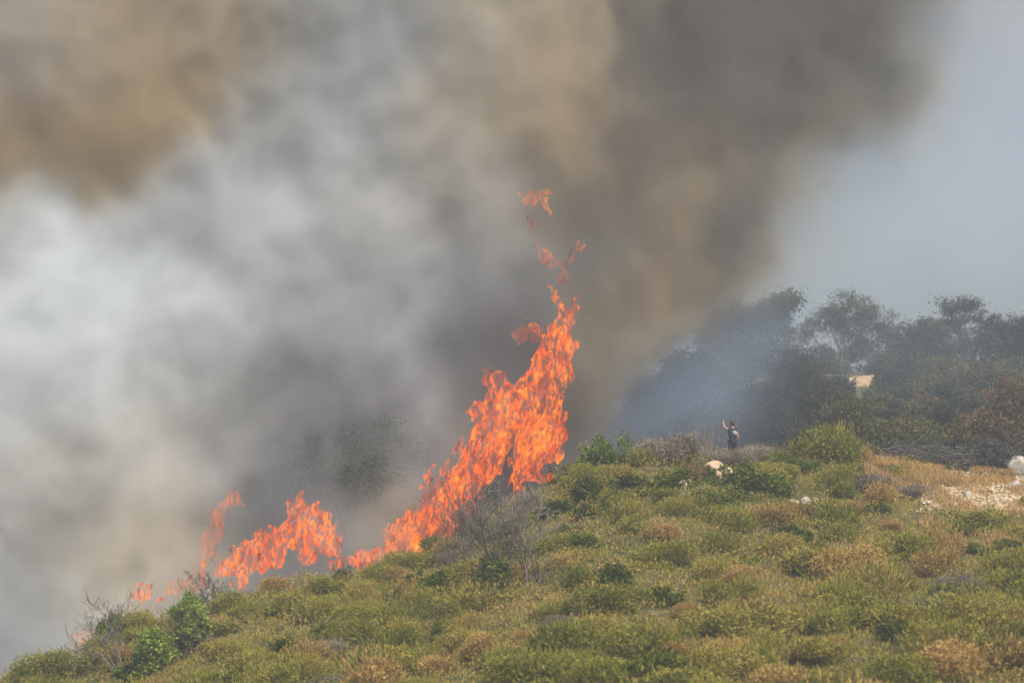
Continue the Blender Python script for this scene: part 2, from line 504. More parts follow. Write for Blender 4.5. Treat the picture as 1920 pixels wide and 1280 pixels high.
for px, py, rp, pr, mt, lab, hs in spots:
    named(px, py, rp, {"green_foliage": "green_bush", "bright_leaf": "leafy_bush", "olive_foliage": "olive_bush", "golden_dry_foliage": "golden_bush", "grey_dry_twigs": "dry_bush", "rusty_dry_foliage": "rusty_bush"}[mt.name], pr, mt, lab, hs=hs)

# small trees/saplings that stand in front of the ridge line
KEEP_OUT = [(1830, 915, 112, 48), (1750, 880, 110, 28), (1350, 888, 30, 22), (1500, 948, 52, 40)]   # stony slope, boulder, pale rocks (px, py, half-w, half-h)
def blocked(x, y):
    px, py = project(x, y, gz(x, y))
    for cx, cy_, hw, hh in KEEP_OUT:
        if abs(px - cx) < hw and -hh < py - cy_ < hh + 22: return True
    return False

# the counted scrub bushes, up to 300 in all with the ones above
want = 300 - len(spots)
kinds = [("scrub_bush", olive_protos, M_olive, "feathery olive green scrub bush on the open hillside", "olive green scrub bushes on the hillside", .62),
         ("ochre_scrub_bush", gold_protos, M_gold, "ochre yellow drying scrub bush among the olive scrub", "ochre drying bushes on the hillside", .18),
         ("grey_scrub_bush", grey_protos, M_grey, "small grey leafless scrub bush among the olive scrub", "grey leafless bushes on the hillside", .08),
         ("dark_scrub_bush", green_protos, M_green, "small dark green leathery bush among the olive scrub", "small dark green bushes on the hillside", .12)]
count = 0; tries = 0
while count < want and tries < 20000:
    tries += 1
    y = 77 + 47 * rnd.random() ** .9
    u = rnd.uniform(-.20, .20)
    x = u * y
    px = 960 + u / TAN * 960
    if y > ridge_y(px) + 1.0: continue
    if blocked(x, y): continue
    r = rnd.uniform(.8, 1.3) * (1.35 if rnd.random() < .3 else 1)
    if any((x - a) ** 2 + (y - b) ** 2 < (.54 * (r + c)) ** 2 for a, b, c in placed): continue
    t = rnd.random(); k = 0
    while t > kinds[k][5] and k < 3: t -= kinds[k][5]; k += 1
    nm, pr, mt, lab, grp, _ = kinds[k]
    rr = r * (1, .95, .75, .8)[k] * float(np.interp(y, [78, 112], [1.3, 1.0]))
    place_shrub(nm, pr, mt, x, y, rr, lab, "shrub", grp, hs=rnd.uniform(.6, .85))
    placed.append((x, y, rr)); count += 1
print("shrubs", count, "tries", tries, time.time() - T0)

# low undergrowth between the bushes: nobody could count it
rng = np.random.default_rng(3)
n = 92000
yy = 75 + 54 * rng.random(n); uu = rng.uniform(-.215, .215, n); xx = uu * yy
pxx = 960 + uu / TAN * 960
keep = yy < ridge_y(pxx) + 3
tr = project(xx, yy, ground_z(xx, yy))
for cx, cy_, hw, hh in [(1830, 915, 105, 45)]:
    keep &= ~((abs(tr[0] - cx) < hw) & (abs(tr[1] - cy_) < hh) & (rng.random(n) > .22))
xx, yy = xx[keep], yy[keep]
m = len(xx); per = 5
c = np.repeat(np.stack([xx, yy, ground_z(xx, yy)], 1), per, 0)
hgt = np.repeat(.05 + 1.5 * np.maximum(fbm(xx * .75, yy * .75, xx * 0, 3, 21) - .36, 0) ** 1.0, per)
c += rng.normal(size=c.shape) * np.array([.14, .14, 0]); c[:, 2] += 1.25 * hgt * rng.random(len(c))
dirs = rng.normal(size=c.shape) * .5 + np.array([0, 0, 1.])
me = foliage_mesh("undergrowth", [leaf_cloud(c, dirs, .125, .042, rng)], rng)
tag(obj("undergrowth", me, M_under), "dense low olive scrub and dry herbs covering the ground between the bushes", "undergrowth", kind="stuff")

# bright leafy saplings
def sapling(name, px, py, rpx, hfac, label, seed, n=2600, L=.20, W=.08, mat=None, y0=78., y1=124.):
    x, y, z = on_ground(px, py, y0, y1)
    r = rpx * MPP * y; H = r * hfac
    rng = np.random.default_rng(seed)
    t = empty(name, (x, y, z - .05), rnd.uniform(0, 6))
    out = []
    for k in range(8):
        a = rng.uniform(0, 6.28)
        branches(rng, (0, 0, 0), (math.cos(a) * .5, math.sin(a) * .5, 1), H * .5, .03, 2, out, rmin=.008)
    obj("stems", join_tubes("sapling_stems", out), M_bark, t)
    k = 70
    d = rng.normal(size=(k, 3)); d /= np.linalg.norm(d, axis=1, keepdims=True)
    cc = d * np.array([r, r, H * .5]) * (.35 + .65 * rng.random((k, 1))) + np.array([0, 0, H * .52])
    cc = cc[cc[:, 2] > .05]
    i = rng.integers(0, len(cc), n)
    ang = rng.uniform(0, 6.28, n); el = rng.uniform(-.1, .9, n)
    dr = np.stack([np.cos(ang) * np.cos(el), np.sin(ang) * np.cos(el), np.sin(el)], 1)
    c2 = cc[i] + dr * .10 + rng.normal(size=(n, 3)) * np.array([.05, .05, .10])
    obj("foliage", foliage_mesh("sapling_leaves", [leaf_cloud(c2, dr, L, W, rng)], rng), mat or M_bright, t)
    tag(t, label, "sapling")
    placed.append((x, y, r))
    return t
sapling("leafy_sapling", 355, 1232, 42, 3.0, "tall bright green leafy sapling on the lower left slope", 201)
sapling("leafy_sapling", 290, 1262, 48, 1.7, "lower bright green sapling in front of the tall left sapling", 202)
sapling("leafy_sapling", 228, 1235, 30, 1.8, "sparse green sapling with long leaves beside the bare forked branches", 203, 1100)
sapling("leafy_sapling", 925, 1132, 34, 2.6, "dark green leafy sapling at the foot of the dead grey shrub", 204, 1900, mat=M_green)
sapling("leafy_sapling", 1170, 880, 14, 6.0, "thin green shoot sticking up from the ridge left of the grey scrub", 205, 260, L=.12, W=.06, y1=127.)

# dead shrubs and bare branches
def dead(name, px, py, label, seed, h, stems=7, level=3, r=.03, spread=.6, mat=None, cat="dead shrub", y0=78., y1=127., rmin=.009, scale=1, up=.2, bw=.5):
    x, y, z = on_ground(px, py, y0, y1)
    rng = np.random.default_rng(seed)
    t = empty(name, (x, y, z - .05))
    main, fine = [], []
    for k in range(stems):
        a = rng.uniform(0, 2 * math.pi); s = rng.uniform(.1, spread)
        out = []
        branches(rng, (rng.uniform(-bw, bw) * max(spread, bw), rng.uniform(-.4, .4) * spread, 0), (math.cos(a) * s, math.sin(a) * s, 1), h * rng.uniform(.5, .75), r, level, out, rmin=rmin, up=up)
        main.append(out[0]); fine += out[1:]
        obj("stem", join_tubes("dead_stem", [out[0]]), mat or M_deadwood, t)
    if fine: obj("twigs", join_tubes("dead_twigs", fine), mat or M_deadwood, t)
    tag(t, label, cat)
    return t
dead("dead_shrub", 955, 1112, "tall leafless grey shrub with tangled branches standing below the flames", 301, 4.2, 10, 3, .042, .38, rmin=.011, up=.45, bw=1.1)
dead("dead_shrub", 875, 1075, "leafless grey shrub leaning left beside the tall dead shrub", 302, 3.4, 8, 3, .030, .55, rmin=.009, up=.35, bw=.9)
dead("dead_shrub", 1008, 1100, "thin dark dead sapling right of the tall dead shrub", 303, 2.4, 3, 2, .035, .2, mat=M_burnt)
dead("dead_shrub", 232, 1262, "bare forked branches rising left of the bright green sapling", 304, 3.0, 4, 3, .032, 1.0)
dead("dead_shrub", 150, 1290, "bare grey twigs in the bottom left corner", 305, 1.8, 4, 3, .028, 1.2)
dead("dead_shrub", 1866, 882, "leafless dark grey shrub behind the large boulder at the right edge", 306, 1.6, 20, 4, .03, .6, mat=M_burnt, rmin=.010, y0=110)
dead("dead_shrub", 1622, 892, "single pale bare stem right of the big rounded ridge bush", 307, 1.6, 1, 1, .03, .2, y0=110)
dead("burnt_stump", 1440, 1012, "short charred stump below the orange dry bush", 308, .8, 4, 1, .05, .6, mat=M_burnt, cat="stump")
dead("dead_shrub", 395, 1135, "burning bare shrub half hidden in smoke between the left flames", 309, 1.7, 5, 3, .02, .5, mat=M_burnt)
dead("dead_shrub", 650, 1085, "thin scorched twigs standing in the gap between the fires", 310, 1.0, 5, 2, .015, .5, mat=M_burnt)
dead("dead_shrub", 1310, 905, "thin upright bare twig by the pinkish boulder", 311, 1.7, 1, 1, .018, .15)

# ------------------------------------------------------------------ rocks
def rock_mesh(seed, sub=3, flat=.7, rough=.35):
    import bmesh
    bm = bmesh.new()
    bmesh.ops.create_icosphere(bm, subdivisions=sub, radius=1)
    V = np.array([v.co[:] for v in bm.verts])
    n = fbm(V[:, 0] * 1.1 + seed, V[:, 1] * 1.1, V[:, 2] * 1.1, 3, seed)
    # chop facets
    rg = np.random.default_rng(seed)
    for k in range(12):
        d = rg.normal(size=3); d /= np.linalg.norm(d); lim = rg.uniform(.50, .85)
        s = V @ d
        V = V - np.maximum(s - lim, 0)[:, None] * d * .9
    V = V * (1 + (n[:, None] - .5) * rough)
    V[:, 2] *= flat
    for v, p in zip(bm.verts, V): v.co = p
    me = bpy.data.meshes.new("rock"); bm.to_mesh(me); bm.free()
    for p in me.polygons: p.use_smooth = sub > 3
    return me
def rock(px, py, wpx, me, mat, label, name="boulder", cat="boulder", hs=.8, y0=78., y1=127., rz=None, dz=.0):
    x, y, z = on_ground(px, py, y0, y1)
    s = wpx * .5 * MPP * y
    o = obj(name, with_mat(me, mat), None, None, (x, y, z + s * hs * .25 + dz), (rnd.uniform(-.2, .2), rnd.uniform(-.2, .2), rz if rz is not None else rnd.uniform(0, 6)), (s, s, s * hs * 1.3))
    return tag(o, label, cat)
R1, R2, R3 = rock_mesh(5, 4), rock_mesh(8, 4, .8, .25), rock_mesh(12, 3)
rock(1340, 905, 46, R1, M_pink, "pinkish orange boulder beside the rust brown bush below the person", hs=1.0, dz=.35)
rock(1364, 903, 26, R3, M_rock, "small pale rock touching the right side of the pinkish boulder", hs=.9, dz=.35)
rock(1908, 893, 62, R1, M_greyrock, "large smooth pale grey boulder at the right edge of the stony slope", hs=.85, y0=110, dz=.2)
rock(1902, 918, 34, R3, M_greyrock, "shaded grey rock under the large smooth boulder", hs=.9, y0=110)
rock(1280, 915, 20, R3, M_rock, "pale upright stone left of the rusty bush", hs=1.5)
rock(1291, 908, 18, R1, M_rock, "small white rock leaning on the pale upright stone", hs=.9)
rock(1282, 930, 14, R3, M_rock, "small white stone below the pale upright stone", hs=.9)
rock(1490, 944, 24, rock_mesh(44, 2, .8, .9), M_greyrock, "left block of the broken pale rocks above the orange bush", hs=.55)
rock(1501, 953, 14, rock_mesh(48, 2, .8, .9), M_rock, "small cream rock wedged below the broken pale rocks", hs=.8)
rock(1478, 951, 12, rock_mesh(49, 2, .8, .9), M_greyrock, "smallest rock left of the broken pale rocks", hs=.8)
rock(1512, 945, 28, rock_mesh(46, 2, .8, .9), M_greyrock, "largest block of the broken pale rocks right of the dark bush", hs=.75)
rock(1528, 942, 18, R3, M_greyrock, "right end block of the broken pale rocks", hs=.9)
rock(1875, 952, 36, R3, M_pink, "flat pinkish slab at the bottom of the stony slope", hs=.45)
# stony slope
small = [rock_mesh(20 + k, 2, .7, .4) for k in range(5)]
rubble_rng = random.Random(4)
pts = []
k = 0
while len(pts) < 150 and k < 6000:
    k += 1
    px = rubble_rng.uniform(1728, 1945); py = rubble_rng.uniform(888, 962)
    if px < 1790 and py < 900 - (px - 1728) * .2: continue
    if py > 955 - (1800 - px) * .2 and px < 1800: continue
    if abs(px - 1916) < 34 and py < 905: continue
    w = rubble_rng.choice([10, 11, 12, 14, 16, 20, 26]) * rubble_rng.uniform(.8, 1.1)
    if any((px - a) ** 2 + (2.0 * (py - b)) ** 2 < (.42 * (w + c)) ** 2 for a, b, c in pts): continue
    pts.append((px, py, w))
for px, py, w in pts:
    o = rock(px, py, w, rubble_rng.choice(small), M_rock if rubble_rng.random() < .65 else (M_greyrock if rubble_rng.random() < .6 else M_pink),
         "pale angular stone lying loose on the stony slope", "stone", "stone", hs=rubble_rng.uniform(.6, 1.0), y0=92)
    o["group"] = "loose stones on the stony slope"
# gravel between them and the bare stony soil under it
def drape(name, poly_px, Yr0, Yr1, mat, dz, kind="structure", res=.35, amp=.0):
    """A sheet lying on the ground inside a convex-ish photo outline."""
    pts2 = [on_ground(px, py, Yr0, Yr1) for px, py in poly_px]
    X = [p[0] for p in pts2]; Yv = [p[1] for p in pts2]
    gx = np.arange(min(X), max(X) + res, res); gy = np.arange(min(Yv), max(Yv) + res, res)
    A, B = np.meshgrid(gx, gy, indexing='ij')
    Z = ground_z(A, B) + dz + (fbm(A * 2, B * 2, A * 0, 3, 33) - .5) * amp
    def inside(a, b):
        c = np.zeros(a.shape, bool); n = len(X)
        for i in range(n):
            j = (i + 1) % n
            cond = ((Yv[i] > b) != (Yv[j] > b)) & (a < (X[j] - X[i]) * (b - Yv[i]) / (Yv[j] - Yv[i] + 1e-9) + X[i])
            c ^= cond
        return c
    ca = (A[:-1, :-1] + A[1:, 1:]) / 2; cb = (B[:-1, :-1] + B[1:, 1:]) / 2
    msk = inside(ca + (fbm(ca * .9, cb * .9, ca * 0, 3, 41) - .5) * 1.6, cb + (fbm(ca * .9, cb * .9, ca * 0, 3, 44) - .5) * 1.6).ravel()
    nb = A.shape[1]
    ii, jj = np.meshgrid(np.arange(A.shape[0] - 1), np.arange(nb - 1), indexing='ij')
    a = (ii * nb + jj).ravel()[msk]
    me = mesh_np(name, np.stack([A.ravel(), B.ravel(), Z.ravel()], 1), np.stack([a, a + nb, a + nb + 1, a + 1], 1), True)
    return tag(obj(name, me, mat), kind=kind)
drape("stony_soil", [(1715, 890), (1960, 888), (1980, 965), (1830, 968), (1740, 955), (1720, 915)], 92, 128, M_dirt, .06, amp=.06)
rg = np.random.default_rng(17)
grav = [rock_mesh(31 + k, 1, .7, .4) for k in range(3)]
gv = [np.array([v.co[:] for v in g.vertices]) for g in grav]; gf = [np.array([p.vertices[:] for p in g.polygons]) for g in grav]
Vs, Fs, off = [], [], 0
for k in range(700):
    px = rg.uniform(1720, 1950); py = rg.uniform(886, 966)
    if px < 1780 and py < 900: continue
    x_, y_, _z = on_ground(px, py, 92., 127.)
    s = rg.uniform(.05, .14)
    q = rg.integers(0, 3)
    a_ = rg.uniform(0, 6.28); ca, sa = math.cos(a_), math.sin(a_)
    vv = gv[q] @ np.array([[ca, sa, 0], [-sa, ca, 0], [0, 0, 1]]) * s + np.array([x_, y_, gz(x_, y_) + .09])
    Vs.append(vv); Fs.append(gf[q] + off); off += len(vv)
tag(obj("gravel", mesh_np("gravel", np.concatenate(Vs), np.concatenate(Fs)), M_rock), "small pale broken stones scattered over the stony slope", "gravel", kind="stuff")
# dry orange grass above the stony slope
n = 26000
pxx = rg.uniform(1620, 1900, n); ty = rg.random(n)
ylo = np.interp(pxx, [1620, 1700, 1760, 1860, 1900], [121, 119, 121.5, 123, 124.5]); yhi = np.full(n, 126.8)
yy = ylo + (yhi - ylo) * ty; xx = (pxx - 960) / 960 * TAN * yy
keep = (fbm(xx * 1.1, yy * 1.1, xx * 0, 3, 52) > .44)
xx, yy = xx[keep], yy[keep]
c = np.stack([xx, yy, ground_z(xx, yy) + .06 + .30 * rg.random(len(xx)) * np.interp(xx, [15, 17, 19], [2.4, 1.2, .8]) * fbm(xx * .9, yy * 1.1, xx * 0, 2, 58) * 2], 1)
x3 = rg.uniform(0, 1, 16000); p3 = rg.uniform(1722, 1945, 16000); y3 = 107 + 17 * x3; q3 = (p3 - 960) / 960 * TAN * y3
k3 = (fbm(q3 * .9, y3 * .55, q3 * 0, 3, 64) > .53)
c = np.concatenate([c, np.stack([q3[k3], y3[k3], ground_z(q3[k3], y3[k3]) + .05 + .28 * rg.random(k3.sum())], 1)])
me = foliage_mesh("dry_grass", [leaf_cloud(c, rg.normal(size=c.shape) * .3 + np.array([0, 0, 1.]), .32, .022, rg)], rg)
tag(obj("dry_grass", me, M_straw), "orange dry grass strip above the stony slope", "grass", kind="stuff")

# heap of cut, charred brush behind the dry grass
t = empty("brush_heap", (P(1770, 872, 130.5)[0], 130.5, gz(P(1770, 872, 130.5)[0], 130.5)))
stick_meshes = []
for k in range(5):
    rg2 = np.random.default_rng(400 + k); out = []
    branches(rg2, (-.8, 0, 0), (1, 0, 0), 1.6, .035, 1, out, up=0, kids=(2, 3), rmin=.010)
    stick_meshes.append(join_tubes("stick", out))
for k in range(110):
    wx = rnd.uniform(-3.2, 3.2); hh = (.95 - .1 * abs(wx)) * rnd.random() ** .7
    me = with_mat(rnd.choice(stick_meshes), M_burnt if rnd.random() < .72 else M_deadwood)
    wy = rnd.uniform(-1.0, .8)
    o = obj("stick", me, None, t, (wx, wy, gz(t.location.x + wx, 130.5 + wy) - t.location.z + .45 + hh), (rnd.uniform(-.5, .5), rnd.uniform(-.35, .35), rnd.uniform(-.9, .9) + (math.pi if rnd.random() < .5 else 0)), rnd.uniform(.6, 1.0))
rg3 = np.random.default_rng(77)
out = []
for k in range(420):
    wx = rg3.uniform(-3.4, 3.4); wy = rg3.uniform(-1, .9)
    p0 = (wx, wy, gz(t.location.x + wx, 130.5 + wy) - t.location.z + rg3.uniform(.2, 1.35 - .1 * abs(wx)))
    a_ = rg3.uniform(0, 6.28)
    branches(rg3, p0, (math.cos(a_), math.sin(a_), rg3.uniform(-.2, .6)), rg3.uniform(.3, .8), .014, 0, out, up=0, rmin=.007)
tag(obj("twigs", join_tubes("heap_twigs", out), M_burnt, t), kind="stuff")
tag(t, "low heap of charred brush and grey branches behind the orange grass", "brush heap")

# ------------------------------------------------------------------ trees behind the ridge
def tree(name, Y, lumps, label, mat, seed, base_px=None, airy=0.0, leaf=.19, dens=1.0, sub=None, cat="tree"):
    """lumps: (px, py, rpx) humps of the crown, seen at distance Y; the trunk stands under their mean."""
    rng = np.random.default_rng(seed)
    L = []
    for px, py, rp in lumps:
        p = np.array(P(px, py, Y)); r = rp * MPP * Y
        p[1] += rng.uniform(-.5, .5) * r
        L.append((p, r))
    bx = P(base_px if base_px else np.mean([l[0] for l in lumps]), 800, Y)[0]
    bz = gz(bx, Y)
    base = np.array([bx, Y, bz])
    t = empty(name, tuple(base))
    zlow = min(p[2] - r for p, r in L)
    ztop = max(p[2] for p, r in L)
    H = ztop - bz
    fork = np.array([bx + rng.normal() * .15, Y, bz + max(.25 * H, min(.5 * H, zlow - bz + .8))]) - base
    out_t = []
    r0 = .035 * H + .05
    mid = fork * .5 + rng.normal(size=3) * np.array([.12, .12, 0])
    out_t.append(tube([np.array([0, 0, -.3]), np.array([0, 0, .15]), mid, fork], [r0 * 1.35, r0, r0 * .8, r0 * .68], 8))
    obj("trunk", join_tubes("trunk", out_t), M_bark, t)
    limbs = []; Vs = []
    for p, r in L:
        q = p - base
        c1 = fork + (q - fork) * .5 + rng.normal(size=3) * .2 * r
        limbs.append(tube([fork, c1, q], [r0 * .5, r0 * .33, r0 * .2], 5))
        nb = max(5, int((9 if airy else 7)))
        nclump = int((20 + 15.0 * r * r) * dens * (1 - .52 * airy))
        d = rng.normal(size=(nclump, 3)); d /= np.linalg.norm(d, axis=1, keepdims=True)
        cc = q + d * r * (.45 + .6 * rng.random((nclump, 1)) ** .6) * np.array([1, 1, .85])
        for j in range(min(nb * 3, nclump)):
            limbs.append(tube([q + rng.normal(size=3) * .1 * r, (q + cc[j]) / 2 + rng.normal(size=3) * .08 * r, cc[j]], [r0 * .16, r0 * .10, .015], 3))
        per = int(92 * (1 - .15 * airy))
        i = np.repeat(np.arange(nclump), per)
        cs = rng.uniform(.22, .48, nclump)[i][:, None]
        lc = cc[i] + rng.normal(size=(len(i), 3)) * cs * np.array([1, 1, .6])
        Vs.append(leaf_cloud(lc, rng.normal(size=lc.shape) + np.array([0, 0, .5]) + d[i] * .4, leaf, leaf * .5, rng))
    obj("limbs", join_tubes("limbs", limbs), M_bark, t)
    obj("crown", foliage_mesh("crown", Vs, rng), mat, t)
    tag(t, label, cat, "trees behind the ridge" if cat == "tree" else None)
    return t

tree("pine_tree", 216, [(1590, 578, 42), (1640, 592, 34), (1552, 604, 32), (1522, 622, 26), (1600, 636, 42), (1660, 622, 26), (1548, 664, 24), (1620, 668, 36)], "tallest broad airy tree on the skyline with sky showing through its crown", M_treed, 501, airy=1)
tree("pine_tree", 214, [(1776, 574, 20), (1812, 582, 26), (1846, 606, 26), (1786, 612, 28), (1856, 636, 26), (1812, 640, 26)], "airy twin topped tree on the skyline near the right edge", M_treed, 502, airy=1)
tree("dense_tree", 206, [(1700, 636, 34), (1740, 626, 32), (1766, 656, 40), (1690, 676, 44), (1735, 690, 44)], "dark dense tree filling the skyline between the two airy trees", M_treed, 503)
tree("dense_tree", 202, [(1870, 640, 36), (1912, 626, 36), (1895, 684, 52), (1945, 650, 45), (1840, 690, 40)], "dark dense tree on the skyline at the right edge", M_treed, 504)
tree("smoky_tree", 172, [(1385, 606, 46), (1440, 590, 34), (1474, 562, 12), (1456, 580, 16), (1338, 622, 38), (1440, 650, 56), (1365, 680, 56)], "large hazy tree with a pointed tip under the brown smoke", M_treed, 505)
tree("smoky_tree", 166, [(1286, 690, 42), (1330, 740, 56), (1252, 735, 42), (1300, 790, 50)], "blue hazed tree between the plume and the large hazy tree", M_treed, 506)
tree("smoky_tree", 160, [(1192, 735, 34), (1218, 785, 46), (1168, 800, 38)], "faint tree nearest the dark smoke column right of the flames", M_treed, 507)
tree("olive_tree", 160, [(1500, 690, 42), (1528, 738, 34), (1480, 750, 56), (1560, 775, 46), (1520, 810, 46)], "dull olive tree left of the bare earth patch", M_treeo, 508)
tree("olive_tree", 150, [(1596, 775, 38), (1566, 815, 38), (1625, 825, 34)], "low olive tree behind the big rounded ridge bush", M_treeo, 509)
tree("dense_tree", 186, [(1668, 742, 40), (1640, 772, 42), (1700, 780, 48)], "blue green dense tree right of the bare earth patch", M_treed, 510)
tree("olive_tree", 180, [(1780, 716, 50), (1738, 752, 50), (1832, 730, 54), (1790, 790, 56), (1870, 712, 40)], "wide sunlit olive tree below the twin topped skyline tree", M_treeo, 511)
tree("olive_tree", 150, [(1688, 815, 34), (1735, 825, 32), (1660, 840, 26)], "low grey green tree above the left end of the brush heap", M_treeo, 512)
tree("brown_tree", 148, [(1900, 742, 34), (1880, 785, 46), (1838, 812, 38), (1915, 825, 48)], "brownish olive tree behind the leafless shrub at the right edge", M_treeb, 513)
tree("dense_tree", 152, [(1432, 765, 52), (1404, 812, 44), (1462, 820, 42), (1500, 840, 34)], "dark tree directly behind and right of the person", M_treed, 514)
tree("smoky_tree", 150, [(1330, 800, 44), (1285, 822, 38), (1240, 835, 34)], "hazy low tree directly behind and left of the person", M_treed, 515)
tree("dense_tree", 168, [(1790, 830, 40), (1760, 800, 38), (1830, 850, 36)], "dark green tree in the hollow above the brush heap", M_treed, 516)
tree("smoky_tree", 126.5, [(640, 838, 50), (712, 822, 36), (570, 846, 42), (682, 884, 52), (745, 846, 26), (600, 900, 46)], "tree standing inside the smoke above the middle fire and barely visible", M_treed, 517, base_px=650, dens=3.0, leaf=.13)
tree("dense_tree", 196, [(1660, 700, 34), (1700, 705, 36), (1560, 690, 28), (1520, 700, 34)], "dark tree rising behind the bare earth patch", M_treed, 518)
under = [(1215, 835), (1255, 850), (1300, 842), (1345, 845), (1400, 835), (1445, 850), (1480, 830), (1530, 840), (1570, 842), (1610, 848), (1650, 838), (1700, 842), (1745, 846), (1790, 838), (1830, 844), (1870, 838), (1910, 845),
         (1500, 800), (1560, 790), (1640, 800), (1690, 795), (1730, 790), (1770, 770), (1810, 790), (1850, 770), (1890, 765), (1925, 790),
         (1648, 752), (1680, 748), (1720, 735), (1760, 745), (1800, 735), (1840, 745), (1880, 738), (1920, 745), (1672, 722), (1700, 712), (1745, 705), (1790, 700), (1835, 708), (1880, 700), (1920, 705), (1440, 790), (1400, 775), (1540, 740), (1500, 760), (1460, 735), (1560, 780), (1566, 745)]
side_words = ["blue green", "dull olive", "brownish olive"]
under_low = [(1717, 775), (1675, 772), (1891, 772), (1740, 765), (1640, 765), (1700, 760), (1860, 760), (1765, 755), (1660, 752), (1915, 760), (1820, 765)]
for i_, (px, py) in enumerate(under + under_low):
    Yb_ = float(np.interp(py, [700, 740, 800, 850], [196, 178, 160, 143])) + rnd.uniform(-2, 2)
    if i_ >= len(under): Yb_ = on_ground(px, py + 14, 140., 205.)[1]
    p_ = P(px, py, Yb_)
    r_ = rnd.uniform(26, 38) * MPP * Yb_
    mt_ = [M_treed, M_treeo, M_treeb][0 if rnd.random() < .5 else (1 if rnd.random() < .8 else 2)]
    g_ = gz(p_[0], Yb_)
    zz = min(max(p_[2] - r_ * .9, g_ - .1), g_ + 3.5)
    me_ = with_mat(rnd.choice(green_protos), mt_)
    t_ = empty("woodland_bush", (p_[0], Yb_, g_))
    hb = max(zz - g_, 0)
    obj("crown", me_, None, t_, (0, 0, hb * .6), (0, 0, rnd.uniform(0, 6)), (r_ * 1.25, r_ * 1.25, r_ * 1.25 + hb * .45))
    obj("stems", rnd.choice(stem_meshes), None, t_, (0, 0, 0), None, (r_ * .6, r_ * .6, (hb + r_) * .9))
    near = min([(abs(px - a) + abs(py - b), a, b, n_) for a, b, n_ in [(1590, 620, "the tallest airy skyline tree"), (1800, 610, "the twin topped skyline tree"), (1380, 815, "the person"), (1598, 716, "the bare earth bank"), (1770, 868, "the brush heap"), (1890, 800, "the brownish tree"), (1400, 640, "the large hazy tree"), (1700, 770, "the blue green dense tree")]])
    rel = ("left of" if px < near[1] else "right of") if abs(px - near[1]) > abs(py - near[2]) else ("above" if py < near[2] else "below")
    tag(t_, "rounded dark woodland bush %s %s" % (rel, near[3]), "bush", "bushes under the trees behind the ridge")
    t_["_px"] = px
# bare pale bank between the trees
bx, by, bz_ = P(1598, 716, 188)
t = np.linspace(0, 1, 14); w = np.linspace(0, 1, 8)
A, B = np.meshgrid(t, w, indexing='ij')
Xb = bx - 1.8 + 3.8 * A; Yb = 186.0 + 5 * B
Zb = bz_ - .55 + (.45 * A + .8 * B) * sstep(0, .25, A) + (fbm(Xb, Yb, Xb * 0, 3, 3) - .5) * .2
nb = 8
ii, jj = np.meshgrid(np.arange(13), np.arange(7), indexing='ij'); a = (ii * nb + jj).ravel()
skirt = []
Vb = np.stack([Xb.ravel(), Yb.ravel(), Zb.ravel()], 1)
base0 = len(Vb)
ring = [i * nb for i in range(14)]
low = np.stack([Xb[:, 0], Yb[:, 0] - 2.0, ground_z(Xb[:, 0], Yb[:, 0] - 2) - .3], 1)
Vb = np.concatenate([Vb, low])
F1 = np.stack([a, a + nb, a + nb + 1, a + 1], 1)
F2 = np.array([(ring[i], base0 + i, base0 + i + 1, ring[i + 1]) for i in range(13)])
tag(obj("dirt_bank", mesh_np("dirt_bank", Vb, np.concatenate([F1, F2]), True), M_dirt), kind="structure")
print("trees", time.time() - T0)

# ------------------------------------------------------------------ person
def skin_obj(name, joints, edges, radii, mat, parent, root=0, sub=2):
    me = bpy.data.meshes.new(name)
    me.from_pydata([tuple(j) for j in joints], edges, [])
    o = bpy.data.objects.new(name, me); C.objects.link(o)
    me.materials.append(mat)
    s = o.modifiers.new("skin", 'SKIN'); s.use_smooth_shade = True
    for i, r in enumerate(radii):
        rr = r if hasattr(r, "__len__") else (r, r)
        me.skin_vertices[0].data[i].radius = rr
        me.skin_vertices[0].data[i].use_root = (i == root)
    d = o.modifiers.new("sub", 'SUBSURF'); d.levels = sub; d.render_levels = sub
    o.parent = parent
    return o
M_skin = solid_mat("skin", [(.3, (.33, .16, .10)), (.7, (.42, .21, .13))], 20, rough=.6, bump=0)
M_navy = solid_mat("navy_cloth", [(.3, (.010, .016, .030)), (.7, (.020, .028, .048))], 12, rough=.9, bump=.2)
M_trous = solid_mat("dark_trousers", [(.3, (.012, .014, .024)), (.7, (.022, .025, .038))], 12, rough=.9, bump=.2)
M_hair = solid_mat("black_hair", [(.3, (.012, .010, .012)), (.7, (.03, .025, .028))], 30, rough=.7, bump=.2)
M_white = solid_mat("white_print", [(.3, (.45, .47, .52)), (.7, (.55, .57, .60))], 8, rough=.8, bump=0)
M_boot = solid_mat("boot_leather", [(.3, (.02, .018, .015)), (.7, (.04, .035, .03))], 9, rough=.6, bump=.1)
pxp = 1374; Yp = 127.3
ppos = P(pxp, 866, Yp)
pz = gz(ppos[0], Yp)
foot_row = project(ppos[0], Yp, pz)[1]
person = empty("person", (ppos[0], Yp, pz), math.radians(38))
person.scale = (1.12,) * 3
